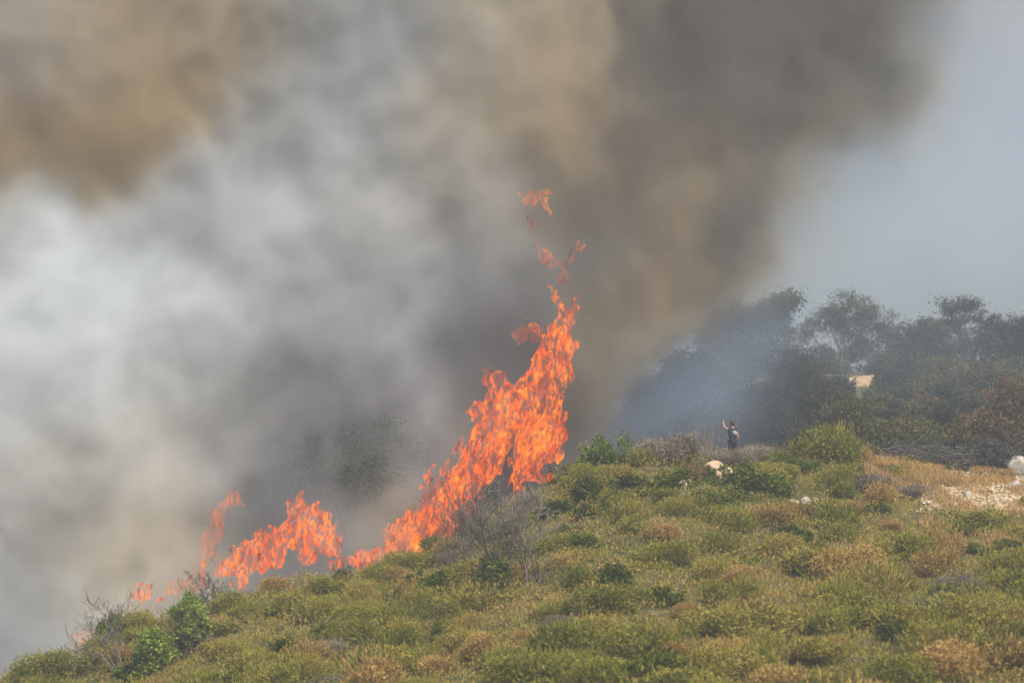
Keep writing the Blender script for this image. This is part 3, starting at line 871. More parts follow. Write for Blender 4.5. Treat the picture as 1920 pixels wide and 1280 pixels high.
# local frame: facing +Y, left is -X, standing 1.78 m
J = {"pelvis": (0, 0, .96), "waist": (0, .01, 1.10), "chest": (0, .0, 1.30), "neck": (0, .01, 1.49), "skull0": (-.005, .03, 1.58), "skull1": (-.01, .035, 1.67), "skull2": (-.01, .03, 1.74),
     "lsh": (-.18, .0, 1.43), "lel": (-.30, .16, 1.50), "lwr": (-.29, .26, 1.72), "lpalm": (-.285, .28, 1.79),
     "rsh": (.18, -.01, 1.42), "rel": (.25, -.06, 1.15), "rwr": (.27, .05, .93), "rpalm": (.27, .08, .86),
     "lhip": (-.09, 0, .92), "lkn": (-.11, .05, .50), "lan": (-.12, -.01, .09), "lto": (-.13, .15, .04),
     "rhip": (.09, 0, .92), "rkn": (.12, .02, .50), "ran": (.14, -.06, .09), "rto": (.16, .10, .04)}
names = list(J); idx = {n_: i for i, n_ in enumerate(names)}
E = [("pelvis", "waist"), ("waist", "chest"), ("chest", "neck"), ("neck", "skull0"), ("skull0", "skull1"), ("skull1", "skull2"), ("chest", "lsh"), ("lsh", "lel"), ("lel", "lwr"), ("lwr", "lpalm"),
     ("chest", "rsh"), ("rsh", "rel"), ("rel", "rwr"), ("rwr", "rpalm"), ("pelvis", "lhip"), ("lhip", "lkn"), ("lkn", "lan"), ("lan", "lto"), ("pelvis", "rhip"), ("rhip", "rkn"), ("rkn", "ran"), ("ran", "rto")]
Rr = {"pelvis": (.14, .11), "waist": (.13, .10), "chest": (.15, .11), "neck": .058, "skull0": (.066, .075), "skull1": (.080, .098), "skull2": (.055, .07), "lsh": .062, "lel": .043, "lwr": .030, "lpalm": (.040, .020),
      "rsh": .062, "rel": .043, "rwr": .030, "rpalm": (.040, .020), "lhip": .088, "lkn": .058, "lan": .042, "lto": .036, "rhip": .088, "rkn": .058, "ran": .042, "rto": .036}
J = {k_: np.array(v_) for k_, v_ in J.items()}
jl = [J[n_] for n_ in names]; el = [(idx[a], idx[b]) for a, b in E]; rl = [Rr[n_] for n_ in names]
def add_chain(start, pts, rads):
    prev = start
    for p, r in zip(pts, rads):
        jl.append(np.array(p)); rl.append(r); el.append((prev, len(jl) - 1)); prev = len(jl) - 1
body = skin_obj("body", jl, el, rl, M_skin, person)
# hands: palm roots with five bent fingers each (left one raised, right one hanging)
def hand(nm, palm, fwd, side, nrm, curl):
    palm, fwd, side, nrm = map(np.array, (palm, fwd, side, nrm))
    js, es, rs = [palm - fwd * .03], [], [.020]
    for k, (off, ln) in enumerate([(-.032, .070), (-.011, .080), (.011, .074), (.031, .058)]):
        b = len(js)
        p1 = palm + side * off + fwd * .035
        d1 = fwd * math.cos(curl * .5) + nrm * math.sin(curl * .5); d2 = fwd * math.cos(curl) + nrm * math.sin(curl)
        p2 = p1 + d1 * ln * .5; p3 = p2 + d2 * ln * .45
        js += [p1, p2, p3]; rs += [.0095, .0088, .0078]
        es += [(0, b), (b, b + 1), (b + 1, b + 2)]
    b = len(js)
    p1 = palm - side * .038 - fwd * .005; p2 = p1 - side * .02 + fwd * .035 + nrm * .012
    js += [p1, p2]; rs += [.012, .009]; es += [(0, b), (b, b + 1)]
    return skin_obj(nm, js, es, rs, M_skin, person, sub=1)
hand("hand", J["lpalm"], (0, .15, .98), (.9, .4, -.05), (.4, -.9, .1), .9)
hand("hand", J["rpalm"], (0, .25, -.96), (.2, .95, .2), (-.95, .2, 0), .7)
# T-shirt: torso and short sleeves
sj = [J["pelvis"] + np.array([0, 0, -.06]), J["waist"], J["chest"], J["chest"] + np.array([0, 0, .13]), J["lsh"], J["lsh"] * .55 + J["lel"] * .45, J["rsh"], J["rsh"] * .5 + J["rel"] * .5]
skin_obj("shirt", sj, [(0, 1), (1, 2), (2, 3), (2, 4), (4, 5), (2, 6), (6, 7)], [(.165, .13), (.155, .125), (.18, .135), (.09, .08), .08, .068, .08, .070], M_navy, person)
tj = [J["pelvis"], J["lhip"], J["lkn"], J["lan"] + np.array([0, 0, .03]), J["rhip"], J["rkn"], J["ran"] + np.array([0, 0, .03])]
skin_obj("trousers", tj, [(0, 1), (1, 2), (2, 3), (0, 4), (4, 5), (5, 6)], [(.155, .125), .108, .082, .070, .108, .082, .070], M_trous, person)
for s_, a_, b_ in (("l", "lan", "lto"), ("r", "ran", "rto")):
    skin_obj("boot", [J[a_] + np.array([0, -.02, .06]), J[a_] + np.array([0, -.02, -.03]), J[b_]], [(0, 1), (1, 2)], [.055, .052, .045], M_boot, person, sub=1)
# close cropped hair / cap
import bmesh
def ball(name, c, s, mat, parent, cut=None, seg=20):
    bm = bmesh.new(); bmesh.ops.create_uvsphere(bm, u_segments=seg, v_segments=seg // 2 + 2, radius=1)
    if cut is not None:
        bmesh.ops.bisect_plane(bm, geom=bm.verts[:] + bm.edges[:] + bm.faces[:], plane_co=cut[0], plane_no=cut[1], clear_outer=True)
    me = bpy.data.meshes.new(name); bm.to_mesh(me); bm.free()
    for p in me.polygons: p.use_smooth = True
    return obj(name, me, mat, parent, c, None, s)
ball("hair", (-.01, .022, 1.675), (.092, .112, .115), M_hair, person, ((0, .25, -.25), (0, .75, -.66)))
for sx in (-1, 1):
    ball("ear", (-.01 + sx * .086, .03, 1.645), (.012, .022, .032), M_skin, person, seg=10)
ball("nose", (-.01, .142, 1.635), (.014, .022, .026), M_skin, person, seg=10)
M_eye = solid_mat("eye", [(.3, (.02, .015, .01)), (.7, (.05, .03, .02))], 9, rough=.3, bump=0)
for sx in (-1, 1):
    ball("eye", (-.01 + sx * .032, .122, 1.665), (.012, .008, .007), M_eye, person, seg=8)
ball("mouth", (-.01, .122, 1.595), (.024, .008, .006), M_rust, person, seg=8)
# white arched print with a small mark under it on the back, curved to the shirt
def back_patch(fn, name):
    Vv, Ff = fn()
    out = []
    for a_, h_ in Vv:
        y_ = -.150 + (a_ * a_) * 1.8
        out.append((a_, y_, h_))
    for a_, h_ in Vv:
        y_ = -.140 + (a_ * a_) * 1.8
        out.append((a_, y_, h_))
    n_ = len(Vv)
    F_ = [tuple(f) for f in Ff] + [tuple(reversed([i + n_ for i in f])) for f in Ff]
    me = bpy.data.meshes.new(name); me.from_pydata(out, [], F_)
    return obj(name, me, M_white, person)
def arc():
    V_, F_ = [], []
    for i in range(13):
        th = math.pi * (.04 + .92 * i / 12)
        for r_ in (.080, .118): V_.append((r_ * math.cos(th) + .03, 1.26 + r_ * .95 * math.sin(th)))
    for i in range(12): F_.append((2 * i, 2 * i + 2, 2 * i + 3, 2 * i + 1))
    return V_, F_
def mark():
    return [(-.035 + .035, 1.235), (.045 + .035, 1.225), (.035 + .035, 1.275), (.0 + .035, 1.30), (-.02 + .035, 1.275)], [(0, 1, 2, 3, 4)]
back_patch(arc, "arched_print"); back_patch(mark, "small_print")
tag(person, "person in navy T-shirt and dark trousers with left arm raised, standing behind the ridge scrub", "person")
print("person feet row", foot_row, "z", pz)

# ------------------------------------------------------------------ flames
def surface_net(Fd, org, h):
    """Closed surface of Fd > 0 (dual contouring by averages); org corner, h spacing."""
    S = Fd > 0
    nx, ny, nz = Fd.shape
    c = np.zeros((nx - 1, ny - 1, nz - 1), np.int8)
    for a in (0, 1):
        for b in (0, 1):
            for d in (0, 1):
                c += S[a:nx - 1 + a, b:ny - 1 + b, d:nz - 1 + d]
    act = (c > 0) & (c < 8)
    ids = -np.ones(act.shape, np.int32)
    A = np.argwhere(act)
    ids[act] = np.arange(len(A))
    acc = np.zeros((len(A), 3)); cnt = np.zeros((len(A), 1))
    corners = [(0, 0, 0), (1, 0, 0), (0, 1, 0), (1, 1, 0), (0, 0, 1), (1, 0, 1), (0, 1, 1), (1, 1, 1)]
    for i in range(8):
        for j in range(i + 1, 8):
            p, q = np.array(corners[i]), np.array(corners[j])
            if np.abs(p - q).sum() != 1: continue
            fp = Fd[A[:, 0] + p[0], A[:, 1] + p[1], A[:, 2] + p[2]]; fq = Fd[A[:, 0] + q[0], A[:, 1] + q[1], A[:, 2] + q[2]]
            m = (fp > 0) != (fq > 0)
            t = np.where(m, fp / np.where(m, fp - fq, 1), 0)
            acc += np.where(m[:, None], p + (q - p) * t[:, None], 0); cnt += m[:, None]
    V = (A + acc / cnt) * h + org
    quads = []
    for ax in range(3):
        o1, o2 = (ax + 1) % 3, (ax + 2) % 3
        sl = [slice(1, -1)] * 3; sl[ax] = slice(0, -1)
        s2 = [slice(1, -1)] * 3; s2[ax] = slice(1, None)
        a = S[tuple(sl)]; b = S[tuple(s2)]
        for flip in (0, 1):
            E_ = np.argwhere((a & ~b) if flip == 0 else (~a & b))
            if not len(E_): continue
            base = E_.copy(); base[:, o1] += 1; base[:, o2] += 1
            def cid(d1, d2):
                q = base.copy(); q[:, o1] -= d1; q[:, o2] -= d2
                return ids[q[:, 0], q[:, 1], q[:, 2]]
            Q = np.stack([cid(1, 1), cid(0, 1), cid(0, 0), cid(1, 0)], 1)
            quads.append(Q if flip == 0 else Q[:, ::-1])
    return V, np.concatenate(quads)

def flame_mat(name, bright, smoke_dim=1.0, alpha=.5):
    m, nt, out = nodes_of(name)
    N = nt.nodes.new; Lk = nt.links.new
    geo = N("ShaderNodeNewGeometry")
    mp = N("ShaderNodeMapping"); mp.inputs["Scale"].default_value = (2.8, 2.8, .95)
    mp.inputs["Rotation"].default_value = (0, -.45, 0)
    Lk(geo.outputs["Position"], mp.inputs["Vector"])
    nz = N("ShaderNodeTexNoise"); nz.inputs["Scale"].default_value = 1.0; nz.inputs["Detail"].default_value = 4; nz.inputs["Roughness"].default_value = .5
    nz.inputs["Distortion"].default_value = .9
    Lk(mp.outputs[0], nz.inputs["Vector"])
    r = ramp(nt, [(.28, (.10, .022, .016)), (.36, (.34, .036, .008)), (.44, (.74, .095, .004)), (.52, (1.0, .18, .003)), (.60, (1.0, .27, .006)), (.68, (1.0, .39, .03)), (.78, (1.0, .52, .09))])
    at = N("ShaderNodeAttribute"); at.attribute_name = "heat"
    ht = N("ShaderNodeMath"); ht.operation = 'MULTIPLY_ADD'; Lk(at.outputs["Fac"], ht.inputs[0]); ht.inputs[1].default_value = .26; ht.inputs[2].default_value = -.085
    sm_ = N("ShaderNodeMath"); sm_.operation = 'ADD'; Lk(nz.outputs["Fac"], sm_.inputs[0]); Lk(ht.outputs[0], sm_.inputs[1])
    nz3 = N("ShaderNodeTexNoise"); nz3.inputs["Scale"].default_value = .9; nz3.inputs["Detail"].default_value = 2
    Lk(geo.outputs["Position"], nz3.inputs["Vector"])
    bg_ = N("ShaderNodeMath"); bg_.operation = 'MULTIPLY_ADD'; Lk(nz3.outputs["Fac"], bg_.inputs[0]); bg_.inputs[1].default_value = .55; bg_.inputs[2].default_value = -.275
    sb_ = N("ShaderNodeMath"); sb_.operation = 'ADD'; Lk(sm_.outputs[0], sb_.inputs[0]); Lk(bg_.outputs[0], sb_.inputs[1])
    Lk(sb_.outputs[0], r.inputs[0])
    em = N("ShaderNodeEmission"); Lk(r.outputs[0], em.inputs[0]); em.inputs[1].default_value = bright
    tr = N("ShaderNodeBsdfTransparent")
    nz2 = N("ShaderNodeTexNoise"); nz2.inputs["Scale"].default_value = 2.4; nz2.inputs["Detail"].default_value = 4
    Lk(mp.outputs[0], nz2.inputs["Vector"])
    mr = N("ShaderNodeMapRange"); mr.inputs[1].default_value = .36; mr.inputs[2].default_value = .64; mr.inputs[3].default_value = 0.02; mr.inputs[4].default_value = min(alpha * 1.25, 1)
    s2_ = N("ShaderNodeMath"); s2_.operation = 'ADD'; Lk(nz2.outputs["Fac"], s2_.inputs[0])
    h2_ = N("ShaderNodeMath"); h2_.operation = 'MULTIPLY_ADD'; Lk(at.outputs["Fac"], h2_.inputs[0]); h2_.inputs[1].default_value = .26; h2_.inputs[2].default_value = -.10; Lk(h2_.outputs[0], s2_.inputs[1])
    Lk(s2_.outputs[0], mr.inputs[0])
    mx = N("ShaderNodeMixShader"); Lk(mr.outputs[0], mx.inputs[0]); Lk(tr.outputs[0], mx.inputs[1]); Lk(em.outputs[0], mx.inputs[2])
    Lk(mx.outputs[0], out.inputs["Surface"])
    ve = N("ShaderNodeEmission"); ve.inputs[0].default_value = (1, .13, .004, 1); ve.inputs[1].default_value = .07 * bright
    Lk(ve.outputs[0], out.inputs["Volume"])
    m.cycles.homogeneous_volume = True
    m.cycles.emission_sampling = 'NONE'
    return m
def flame(name, label, strokes, holes, Y, mat, seed, h=.065, amp=1.0, lean=.45, cut=.14):
    """strokes: polylines of (px, py, rpx); the flame hangs in a slab of real thickness round distance Y(px)."""
    rng = np.random.default_rng(seed)
    segs = []
    def w(p): return np.array([*P(p[0], p[1], Y)]) , p[2] * MPP * Y
    for st in strokes:
        off = rng.uniform(-.35, .35)
        for i in range(max(1, len(st) - 1)):
            a, ra = w(st[i]); b, rb = w(st[min(i + 1, len(st) - 1)])
            segs.append((a + np.array([0, off, 0]), b + np.array([0, off, 0]), ra, rb))
    hs = []
    for st in holes:
        for i in range(max(1, len(st) - 1)):
            a, ra = w(st[i]); b, rb = w(st[min(i + 1, len(st) - 1)])
            hs.append((a, b, ra, rb))
    lo = np.min([np.minimum(s[0] - s[2], s[1] - s[3]) for s in segs], 0) - .7
    hi = np.max([np.maximum(s[0] + s[2], s[1] + s[3]) for s in segs], 0) + .7
    lo[1] = Y - 1.9; hi[1] = Y + 1.9
    g = [np.arange(lo[k], hi[k], h if k != 1 else h * 1.35) for k in range(3)]
    X, Yg, Z = np.meshgrid(*g, indexing='ij')
    X = X.astype(np.float32); Yg = Yg.astype(np.float32); Z = Z.astype(np.float32)
    # turbulent warp, stronger at the edges of the tongues
    wx = X + (fbm(X * 1.1, Yg * 1.1, Z * .9, 3, seed) - .5) * 1.1 * amp + (fbm(X * 3.6, Yg * 3.6, Z * 2.4, 2, seed + 5) - .5) * .42 * amp
    wz = Z + (fbm(X * 1.1, Yg * 1.1, Z * .9, 3, seed + 9) - .5) * 1.3 * amp + (fbm(X * 3.6, Yg * 3.6, Z * 2.4, 2, seed + 15) - .5) * .55 * amp
    def field(sg, fy):
        best = np.full(X.shape, -9., np.float32)
        for a, b, ra, rb in sg:
            dx, dz = b[0] - a[0], b[2] - a[2]
            L2 = dx * dx + dz * dz + 1e-6
            t = np.clip(((wx - a[0]) * dx + (wz - a[2]) * dz) / L2, 0, 1)
            r = ra + (rb - ra) * t
            d2 = (wx - a[0] - dx * t) ** 2 + (wz - a[2] - dz * t) ** 2 + ((Yg - a[1]) * fy) ** 2
            best = np.maximum(best, 1 - np.sqrt(d2) / r)
        return best
    Fd = field(segs, 1.05)
    core = Fd.copy()
    # streaks run along the lean of the tongues (up and to the right)
    c1, s1 = math.cos(lean), math.sin(lean)
    A_ = X * c1 - Z * s1; B_ = X * s1 + Z * c1
    tex = fbm(A_ * 2.5, Yg * 2.2, B_ * .85, 4, seed + 30, .62)
    rid = 1 - np.abs(fbm(X * 3.0, Yg * 3.0, Z * 1.6, 3, seed + 60) - .5) * 4
    fine = fbm(A_ * 6.0, Yg * 5.0, B_ * 1.7, 2, seed + 77)
    Fd = Fd * 1.15 + (tex - .5) * 3.2 + (fine - .5) * 1.0 + rid * .30 - cut
    if hs:
        Fd = np.minimum(Fd, -field([(a, b, ra * 1.35, rb * 1.35) for a, b, ra, rb in hs], .2) * 2.2 + (tex - .5) * 1.4)
    Fd[0] = Fd[-1] = -1; Fd[:, 0] = Fd[:, -1] = -1; Fd[:, :, 0] = Fd[:, :, -1] = -1
    Vv, Q = surface_net(Fd, lo, np.array([h, h * 1.35, h]))
    org = np.array([*P(strokes[0][0][0], strokes[0][0][1], Y)])
    me = mesh_np(name, Vv - org, Q, True)
    gi_ = [np.clip(np.rint((Vv[:, k] - lo[k]) / (h if k != 1 else h * 1.35)).astype(int), 0, core.shape[k] - 1) for k in range(3)]
    heat = np.clip(core[gi_[0], gi_[1], gi_[2]] * 1.2 + .15, 0, 1)
    at_ = me.attributes.new("heat", 'FLOAT', 'POINT'); at_.data.foreach_set("value", heat.astype(np.float32))
    o = obj(name, me, mat, None, tuple(org))
    tag(o, label, "flame", "flames along the ridge")
    print(name, len(Q), Fd.size, round(time.time() - T0, 1))
    return o
FM = flame_mat("fire", 1.55, alpha=.95)
FM_dull = flame_mat("dull_fire", 1.05, alpha=.42)
flame("flame", "tall main flame climbing the slope to a twisting column above the ridge",
      [[(672, 1052, 13), (735, 1034, 20), (790, 1000, 30), (840, 955, 40), (888, 905, 44), (920, 850, 40), (938, 795, 38), (945, 750, 30), (930, 705, 14), (918, 688, 6)],
       [(960, 905, 20), (985, 860, 36), (1005, 812, 36), (1036, 845, 8)],
       [(1005, 812, 34), (1032, 772, 22), (1040, 735, 24), (1030, 695, 28), (1050, 650, 26), (1058, 600, 16), (1046, 565, 9), (1036, 546, 5)],
       [(940, 760, 30), (1000, 742, 30), (1035, 715, 24)],
       [(1062, 590, 8), (1075, 572, 5), (1092, 565, 3)],
       [(1060, 690, 8), (1082, 700, 5)], [(895, 770, 14), (905, 760, 12)], [(970, 900, 14), (1024, 896, 12)],
       [(1020, 838, 14), (1042, 852, 7)]],
      [[(976, 790, 3), (962, 840, 8), (944, 890, 14), (918, 945, 28)], [(1012, 785, 3), (1014, 775, 4)]], 122.0, FM, 601, h=.062)
flame("flame", "detached round puff of flame left of the tall flame column", [[(980, 634, 14), (990, 628, 12)], [(1008, 620, 9), (1018, 612, 5)]], [], 122.4, FM_dull, 605, h=.045, amp=1.0, cut=.08)
flame("flame", "forked wisp of flame floating above the tall flame column", [[(1008, 452, 5), (1022, 485, 8), (1052, 500, 10), (1078, 474, 6), (1098, 462, 4)], [(1054, 500, 9), (1058, 530, 7)], [(1030, 545, 4), (1018, 540, 3)]], [], 122.2, FM_dull, 611, h=.045, amp=1.0, cut=.06)
flame("flame", "topmost curl of flame floating high in the smoke", [[(984, 378, 6), (1004, 376, 9), (1022, 366, 9), (1032, 354, 5)], [(1030, 375, 6), (1038, 398, 4)], [(984, 404, 4), (992, 432, 5)]], [], 122.2, FM_dull, 617, h=.045, amp=1.0, cut=.06)
flame("flame", "middle flame burning in two peaks left of the main flame",
      [[(428, 1072, 14), (462, 1050, 24), (505, 1034, 20), (548, 1004, 28), (572, 965, 24), (560, 938, 8)], [(585, 955, 16), (600, 995, 28), (626, 1022, 14)], [(455, 1078, 14), (450, 1090, 8)],
       [(570, 1052, 10), (590, 1046, 10)], [(535, 935, 6), (545, 955, 6)]], [[(545, 1050, 9), (560, 1030, 8)]], 118.6, FM, 623, h=.062)
flame("flame", "low narrow flame joining the middle flame to the main flame", [[(625, 1060, 6), (655, 1052, 10), (668, 1054, 8)]], [], 119.2, FM, 629, h=.05, amp=.5)
flame("flame", "dull red flame column dimmed by smoke left of the middle flame", [[(388, 1082, 8), (394, 1020, 9), (404, 962, 9), (430, 926, 9), (462, 938, 6)]], [], 120.6, FM_dull, 631, h=.06, amp=.9)
flame("flame", "pale low flame leaning right beside the dull red column", [[(318, 1112, 8), (345, 1100, 12), (366, 1082, 11), (376, 1058, 6)]], [], 117.6, FM_dull, 637, h=.055, amp=.6)
flame("flame", "small bright orange flame near the left end of the fire line", [[(258, 1112, 9), (272, 1106, 13), (286, 1094, 9), (292, 1088, 4)], [(298, 1126, 5), (305, 1124, 4)]], [], 116.6, FM, 641, h=.05, amp=.5)
flame("flame", "faint smallest flame at the far left end of the fire line", [[(148, 1204, 9), (154, 1190, 11), (170, 1182, 6)]], [], 115.4, FM_dull, 643, h=.05, amp=.5)

# ------------------------------------------------------------------ smoke: soot-poor white, tarry brown and sooty dark, mixed so albedo carries shading too
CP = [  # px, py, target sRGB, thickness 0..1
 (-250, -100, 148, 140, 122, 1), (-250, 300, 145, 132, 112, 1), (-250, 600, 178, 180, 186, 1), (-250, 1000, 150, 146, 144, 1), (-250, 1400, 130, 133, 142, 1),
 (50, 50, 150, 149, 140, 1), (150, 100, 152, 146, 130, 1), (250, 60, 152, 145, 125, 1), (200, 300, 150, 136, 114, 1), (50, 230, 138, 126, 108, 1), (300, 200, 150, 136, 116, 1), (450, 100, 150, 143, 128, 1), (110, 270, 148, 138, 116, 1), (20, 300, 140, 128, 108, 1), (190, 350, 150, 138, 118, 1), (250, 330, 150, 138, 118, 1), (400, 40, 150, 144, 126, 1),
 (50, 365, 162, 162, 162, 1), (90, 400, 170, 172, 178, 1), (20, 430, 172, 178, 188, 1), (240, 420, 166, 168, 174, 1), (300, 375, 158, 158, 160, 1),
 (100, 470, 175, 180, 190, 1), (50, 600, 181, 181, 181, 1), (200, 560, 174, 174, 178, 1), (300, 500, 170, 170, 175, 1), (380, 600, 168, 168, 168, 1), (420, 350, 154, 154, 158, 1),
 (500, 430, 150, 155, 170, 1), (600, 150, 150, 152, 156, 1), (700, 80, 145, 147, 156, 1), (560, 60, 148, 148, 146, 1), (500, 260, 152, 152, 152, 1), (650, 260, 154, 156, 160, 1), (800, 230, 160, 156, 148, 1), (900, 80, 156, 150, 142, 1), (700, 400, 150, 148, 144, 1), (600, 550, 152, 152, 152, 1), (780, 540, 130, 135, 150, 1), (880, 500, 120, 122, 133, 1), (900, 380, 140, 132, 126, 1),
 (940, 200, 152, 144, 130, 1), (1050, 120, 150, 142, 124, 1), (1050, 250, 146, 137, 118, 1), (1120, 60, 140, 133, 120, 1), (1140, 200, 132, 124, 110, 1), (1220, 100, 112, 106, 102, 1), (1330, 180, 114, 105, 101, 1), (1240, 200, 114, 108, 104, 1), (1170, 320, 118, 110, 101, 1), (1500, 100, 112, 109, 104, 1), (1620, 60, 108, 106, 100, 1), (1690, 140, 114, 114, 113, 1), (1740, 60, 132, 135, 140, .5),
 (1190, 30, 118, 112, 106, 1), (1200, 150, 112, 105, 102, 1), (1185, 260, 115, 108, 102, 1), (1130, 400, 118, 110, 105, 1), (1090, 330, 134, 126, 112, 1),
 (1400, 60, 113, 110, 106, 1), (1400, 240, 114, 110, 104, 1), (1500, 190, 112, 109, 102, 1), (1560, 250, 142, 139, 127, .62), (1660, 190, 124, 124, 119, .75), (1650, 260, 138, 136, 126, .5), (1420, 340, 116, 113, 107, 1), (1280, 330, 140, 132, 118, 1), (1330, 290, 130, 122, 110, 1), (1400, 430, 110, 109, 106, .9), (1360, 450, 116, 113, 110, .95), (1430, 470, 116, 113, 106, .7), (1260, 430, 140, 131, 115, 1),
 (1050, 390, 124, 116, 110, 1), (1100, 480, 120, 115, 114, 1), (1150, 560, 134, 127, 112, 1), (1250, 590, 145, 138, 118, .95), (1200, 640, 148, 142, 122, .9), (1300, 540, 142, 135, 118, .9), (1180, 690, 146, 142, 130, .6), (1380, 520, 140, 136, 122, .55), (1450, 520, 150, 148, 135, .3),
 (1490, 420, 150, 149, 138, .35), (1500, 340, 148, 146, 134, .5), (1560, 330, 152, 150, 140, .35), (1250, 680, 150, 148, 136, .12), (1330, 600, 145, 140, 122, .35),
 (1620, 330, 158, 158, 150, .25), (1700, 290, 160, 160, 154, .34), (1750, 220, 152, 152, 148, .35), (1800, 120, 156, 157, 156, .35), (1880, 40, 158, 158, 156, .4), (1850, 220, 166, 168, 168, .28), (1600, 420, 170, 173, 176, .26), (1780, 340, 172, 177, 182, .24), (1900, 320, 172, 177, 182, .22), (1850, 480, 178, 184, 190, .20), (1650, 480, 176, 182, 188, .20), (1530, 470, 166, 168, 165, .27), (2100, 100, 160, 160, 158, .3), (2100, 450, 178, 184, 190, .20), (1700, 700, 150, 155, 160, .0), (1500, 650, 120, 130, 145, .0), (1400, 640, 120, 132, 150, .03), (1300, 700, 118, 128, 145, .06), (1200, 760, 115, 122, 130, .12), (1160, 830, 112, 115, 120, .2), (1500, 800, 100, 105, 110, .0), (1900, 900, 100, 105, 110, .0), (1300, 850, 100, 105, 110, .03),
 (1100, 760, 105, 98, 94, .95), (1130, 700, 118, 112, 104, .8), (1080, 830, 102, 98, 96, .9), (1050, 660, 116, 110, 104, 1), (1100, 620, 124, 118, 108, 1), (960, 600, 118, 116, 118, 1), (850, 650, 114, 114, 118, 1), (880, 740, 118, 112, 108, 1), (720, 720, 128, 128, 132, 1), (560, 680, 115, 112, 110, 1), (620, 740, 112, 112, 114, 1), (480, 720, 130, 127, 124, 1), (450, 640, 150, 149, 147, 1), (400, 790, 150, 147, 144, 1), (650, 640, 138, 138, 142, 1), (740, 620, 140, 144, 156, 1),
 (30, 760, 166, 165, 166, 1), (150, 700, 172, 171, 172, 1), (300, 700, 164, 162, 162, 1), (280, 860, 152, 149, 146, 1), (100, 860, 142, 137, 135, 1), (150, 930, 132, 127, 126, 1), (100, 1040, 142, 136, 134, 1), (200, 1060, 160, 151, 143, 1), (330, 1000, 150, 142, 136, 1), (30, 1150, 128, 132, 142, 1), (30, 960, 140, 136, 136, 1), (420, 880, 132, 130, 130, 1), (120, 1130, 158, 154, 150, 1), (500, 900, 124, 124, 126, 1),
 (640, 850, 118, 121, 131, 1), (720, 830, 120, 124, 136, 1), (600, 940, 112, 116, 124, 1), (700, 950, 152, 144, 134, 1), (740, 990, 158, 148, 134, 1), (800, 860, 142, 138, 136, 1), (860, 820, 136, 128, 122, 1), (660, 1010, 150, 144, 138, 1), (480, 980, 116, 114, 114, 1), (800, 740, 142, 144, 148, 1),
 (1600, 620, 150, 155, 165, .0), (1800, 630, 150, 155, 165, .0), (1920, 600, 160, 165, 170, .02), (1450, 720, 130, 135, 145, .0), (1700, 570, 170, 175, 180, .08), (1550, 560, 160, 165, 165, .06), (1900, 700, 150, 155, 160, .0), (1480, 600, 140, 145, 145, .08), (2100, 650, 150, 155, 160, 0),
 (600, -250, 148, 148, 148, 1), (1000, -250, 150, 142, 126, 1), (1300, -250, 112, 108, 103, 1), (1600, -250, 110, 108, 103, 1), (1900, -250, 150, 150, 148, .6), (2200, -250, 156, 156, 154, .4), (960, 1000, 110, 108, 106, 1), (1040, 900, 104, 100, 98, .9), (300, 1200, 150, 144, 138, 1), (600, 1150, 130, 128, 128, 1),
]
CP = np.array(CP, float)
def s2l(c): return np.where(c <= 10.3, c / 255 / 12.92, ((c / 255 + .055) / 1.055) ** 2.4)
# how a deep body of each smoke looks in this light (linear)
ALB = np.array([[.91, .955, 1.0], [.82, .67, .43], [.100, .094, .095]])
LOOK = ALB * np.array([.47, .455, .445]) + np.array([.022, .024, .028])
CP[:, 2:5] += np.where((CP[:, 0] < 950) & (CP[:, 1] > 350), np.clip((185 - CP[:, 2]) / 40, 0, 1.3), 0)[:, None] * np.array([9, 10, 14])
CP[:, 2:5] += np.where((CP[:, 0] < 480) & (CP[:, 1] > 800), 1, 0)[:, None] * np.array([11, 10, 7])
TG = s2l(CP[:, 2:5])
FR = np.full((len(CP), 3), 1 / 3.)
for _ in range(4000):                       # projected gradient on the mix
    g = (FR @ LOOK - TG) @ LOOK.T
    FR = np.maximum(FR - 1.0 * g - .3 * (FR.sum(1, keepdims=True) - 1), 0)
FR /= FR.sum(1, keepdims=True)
YM = 130.0
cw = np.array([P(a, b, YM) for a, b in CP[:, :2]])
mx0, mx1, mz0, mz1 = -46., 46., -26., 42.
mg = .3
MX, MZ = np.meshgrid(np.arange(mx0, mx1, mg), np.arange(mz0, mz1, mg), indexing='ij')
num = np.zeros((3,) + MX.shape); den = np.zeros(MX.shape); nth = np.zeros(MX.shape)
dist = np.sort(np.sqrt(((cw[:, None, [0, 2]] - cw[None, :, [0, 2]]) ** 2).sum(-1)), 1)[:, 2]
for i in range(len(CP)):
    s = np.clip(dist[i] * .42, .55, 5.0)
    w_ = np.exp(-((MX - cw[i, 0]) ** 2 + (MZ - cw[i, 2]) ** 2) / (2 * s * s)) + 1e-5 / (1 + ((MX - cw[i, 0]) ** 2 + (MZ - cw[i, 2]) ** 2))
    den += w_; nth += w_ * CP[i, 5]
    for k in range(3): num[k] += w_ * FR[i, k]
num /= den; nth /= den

def smooth_map(Mp, X, Z):
    fx = np.clip((X - mx0) / mg, 0, Mp.shape[0] - 1.001); fz = np.clip((Z - mz0) / mg, 0, Mp.shape[1] - 1.001)
    i = fx.astype(np.int32); j = fz.astype(np.int32); fx = fx - i; fz = fz - j
    return (Mp[i, j] * (1 - fx) + Mp[i + 1, j] * fx) * (1 - fz) + (Mp[i, j + 1] * (1 - fx) + Mp[i + 1, j + 1] * fx) * fz

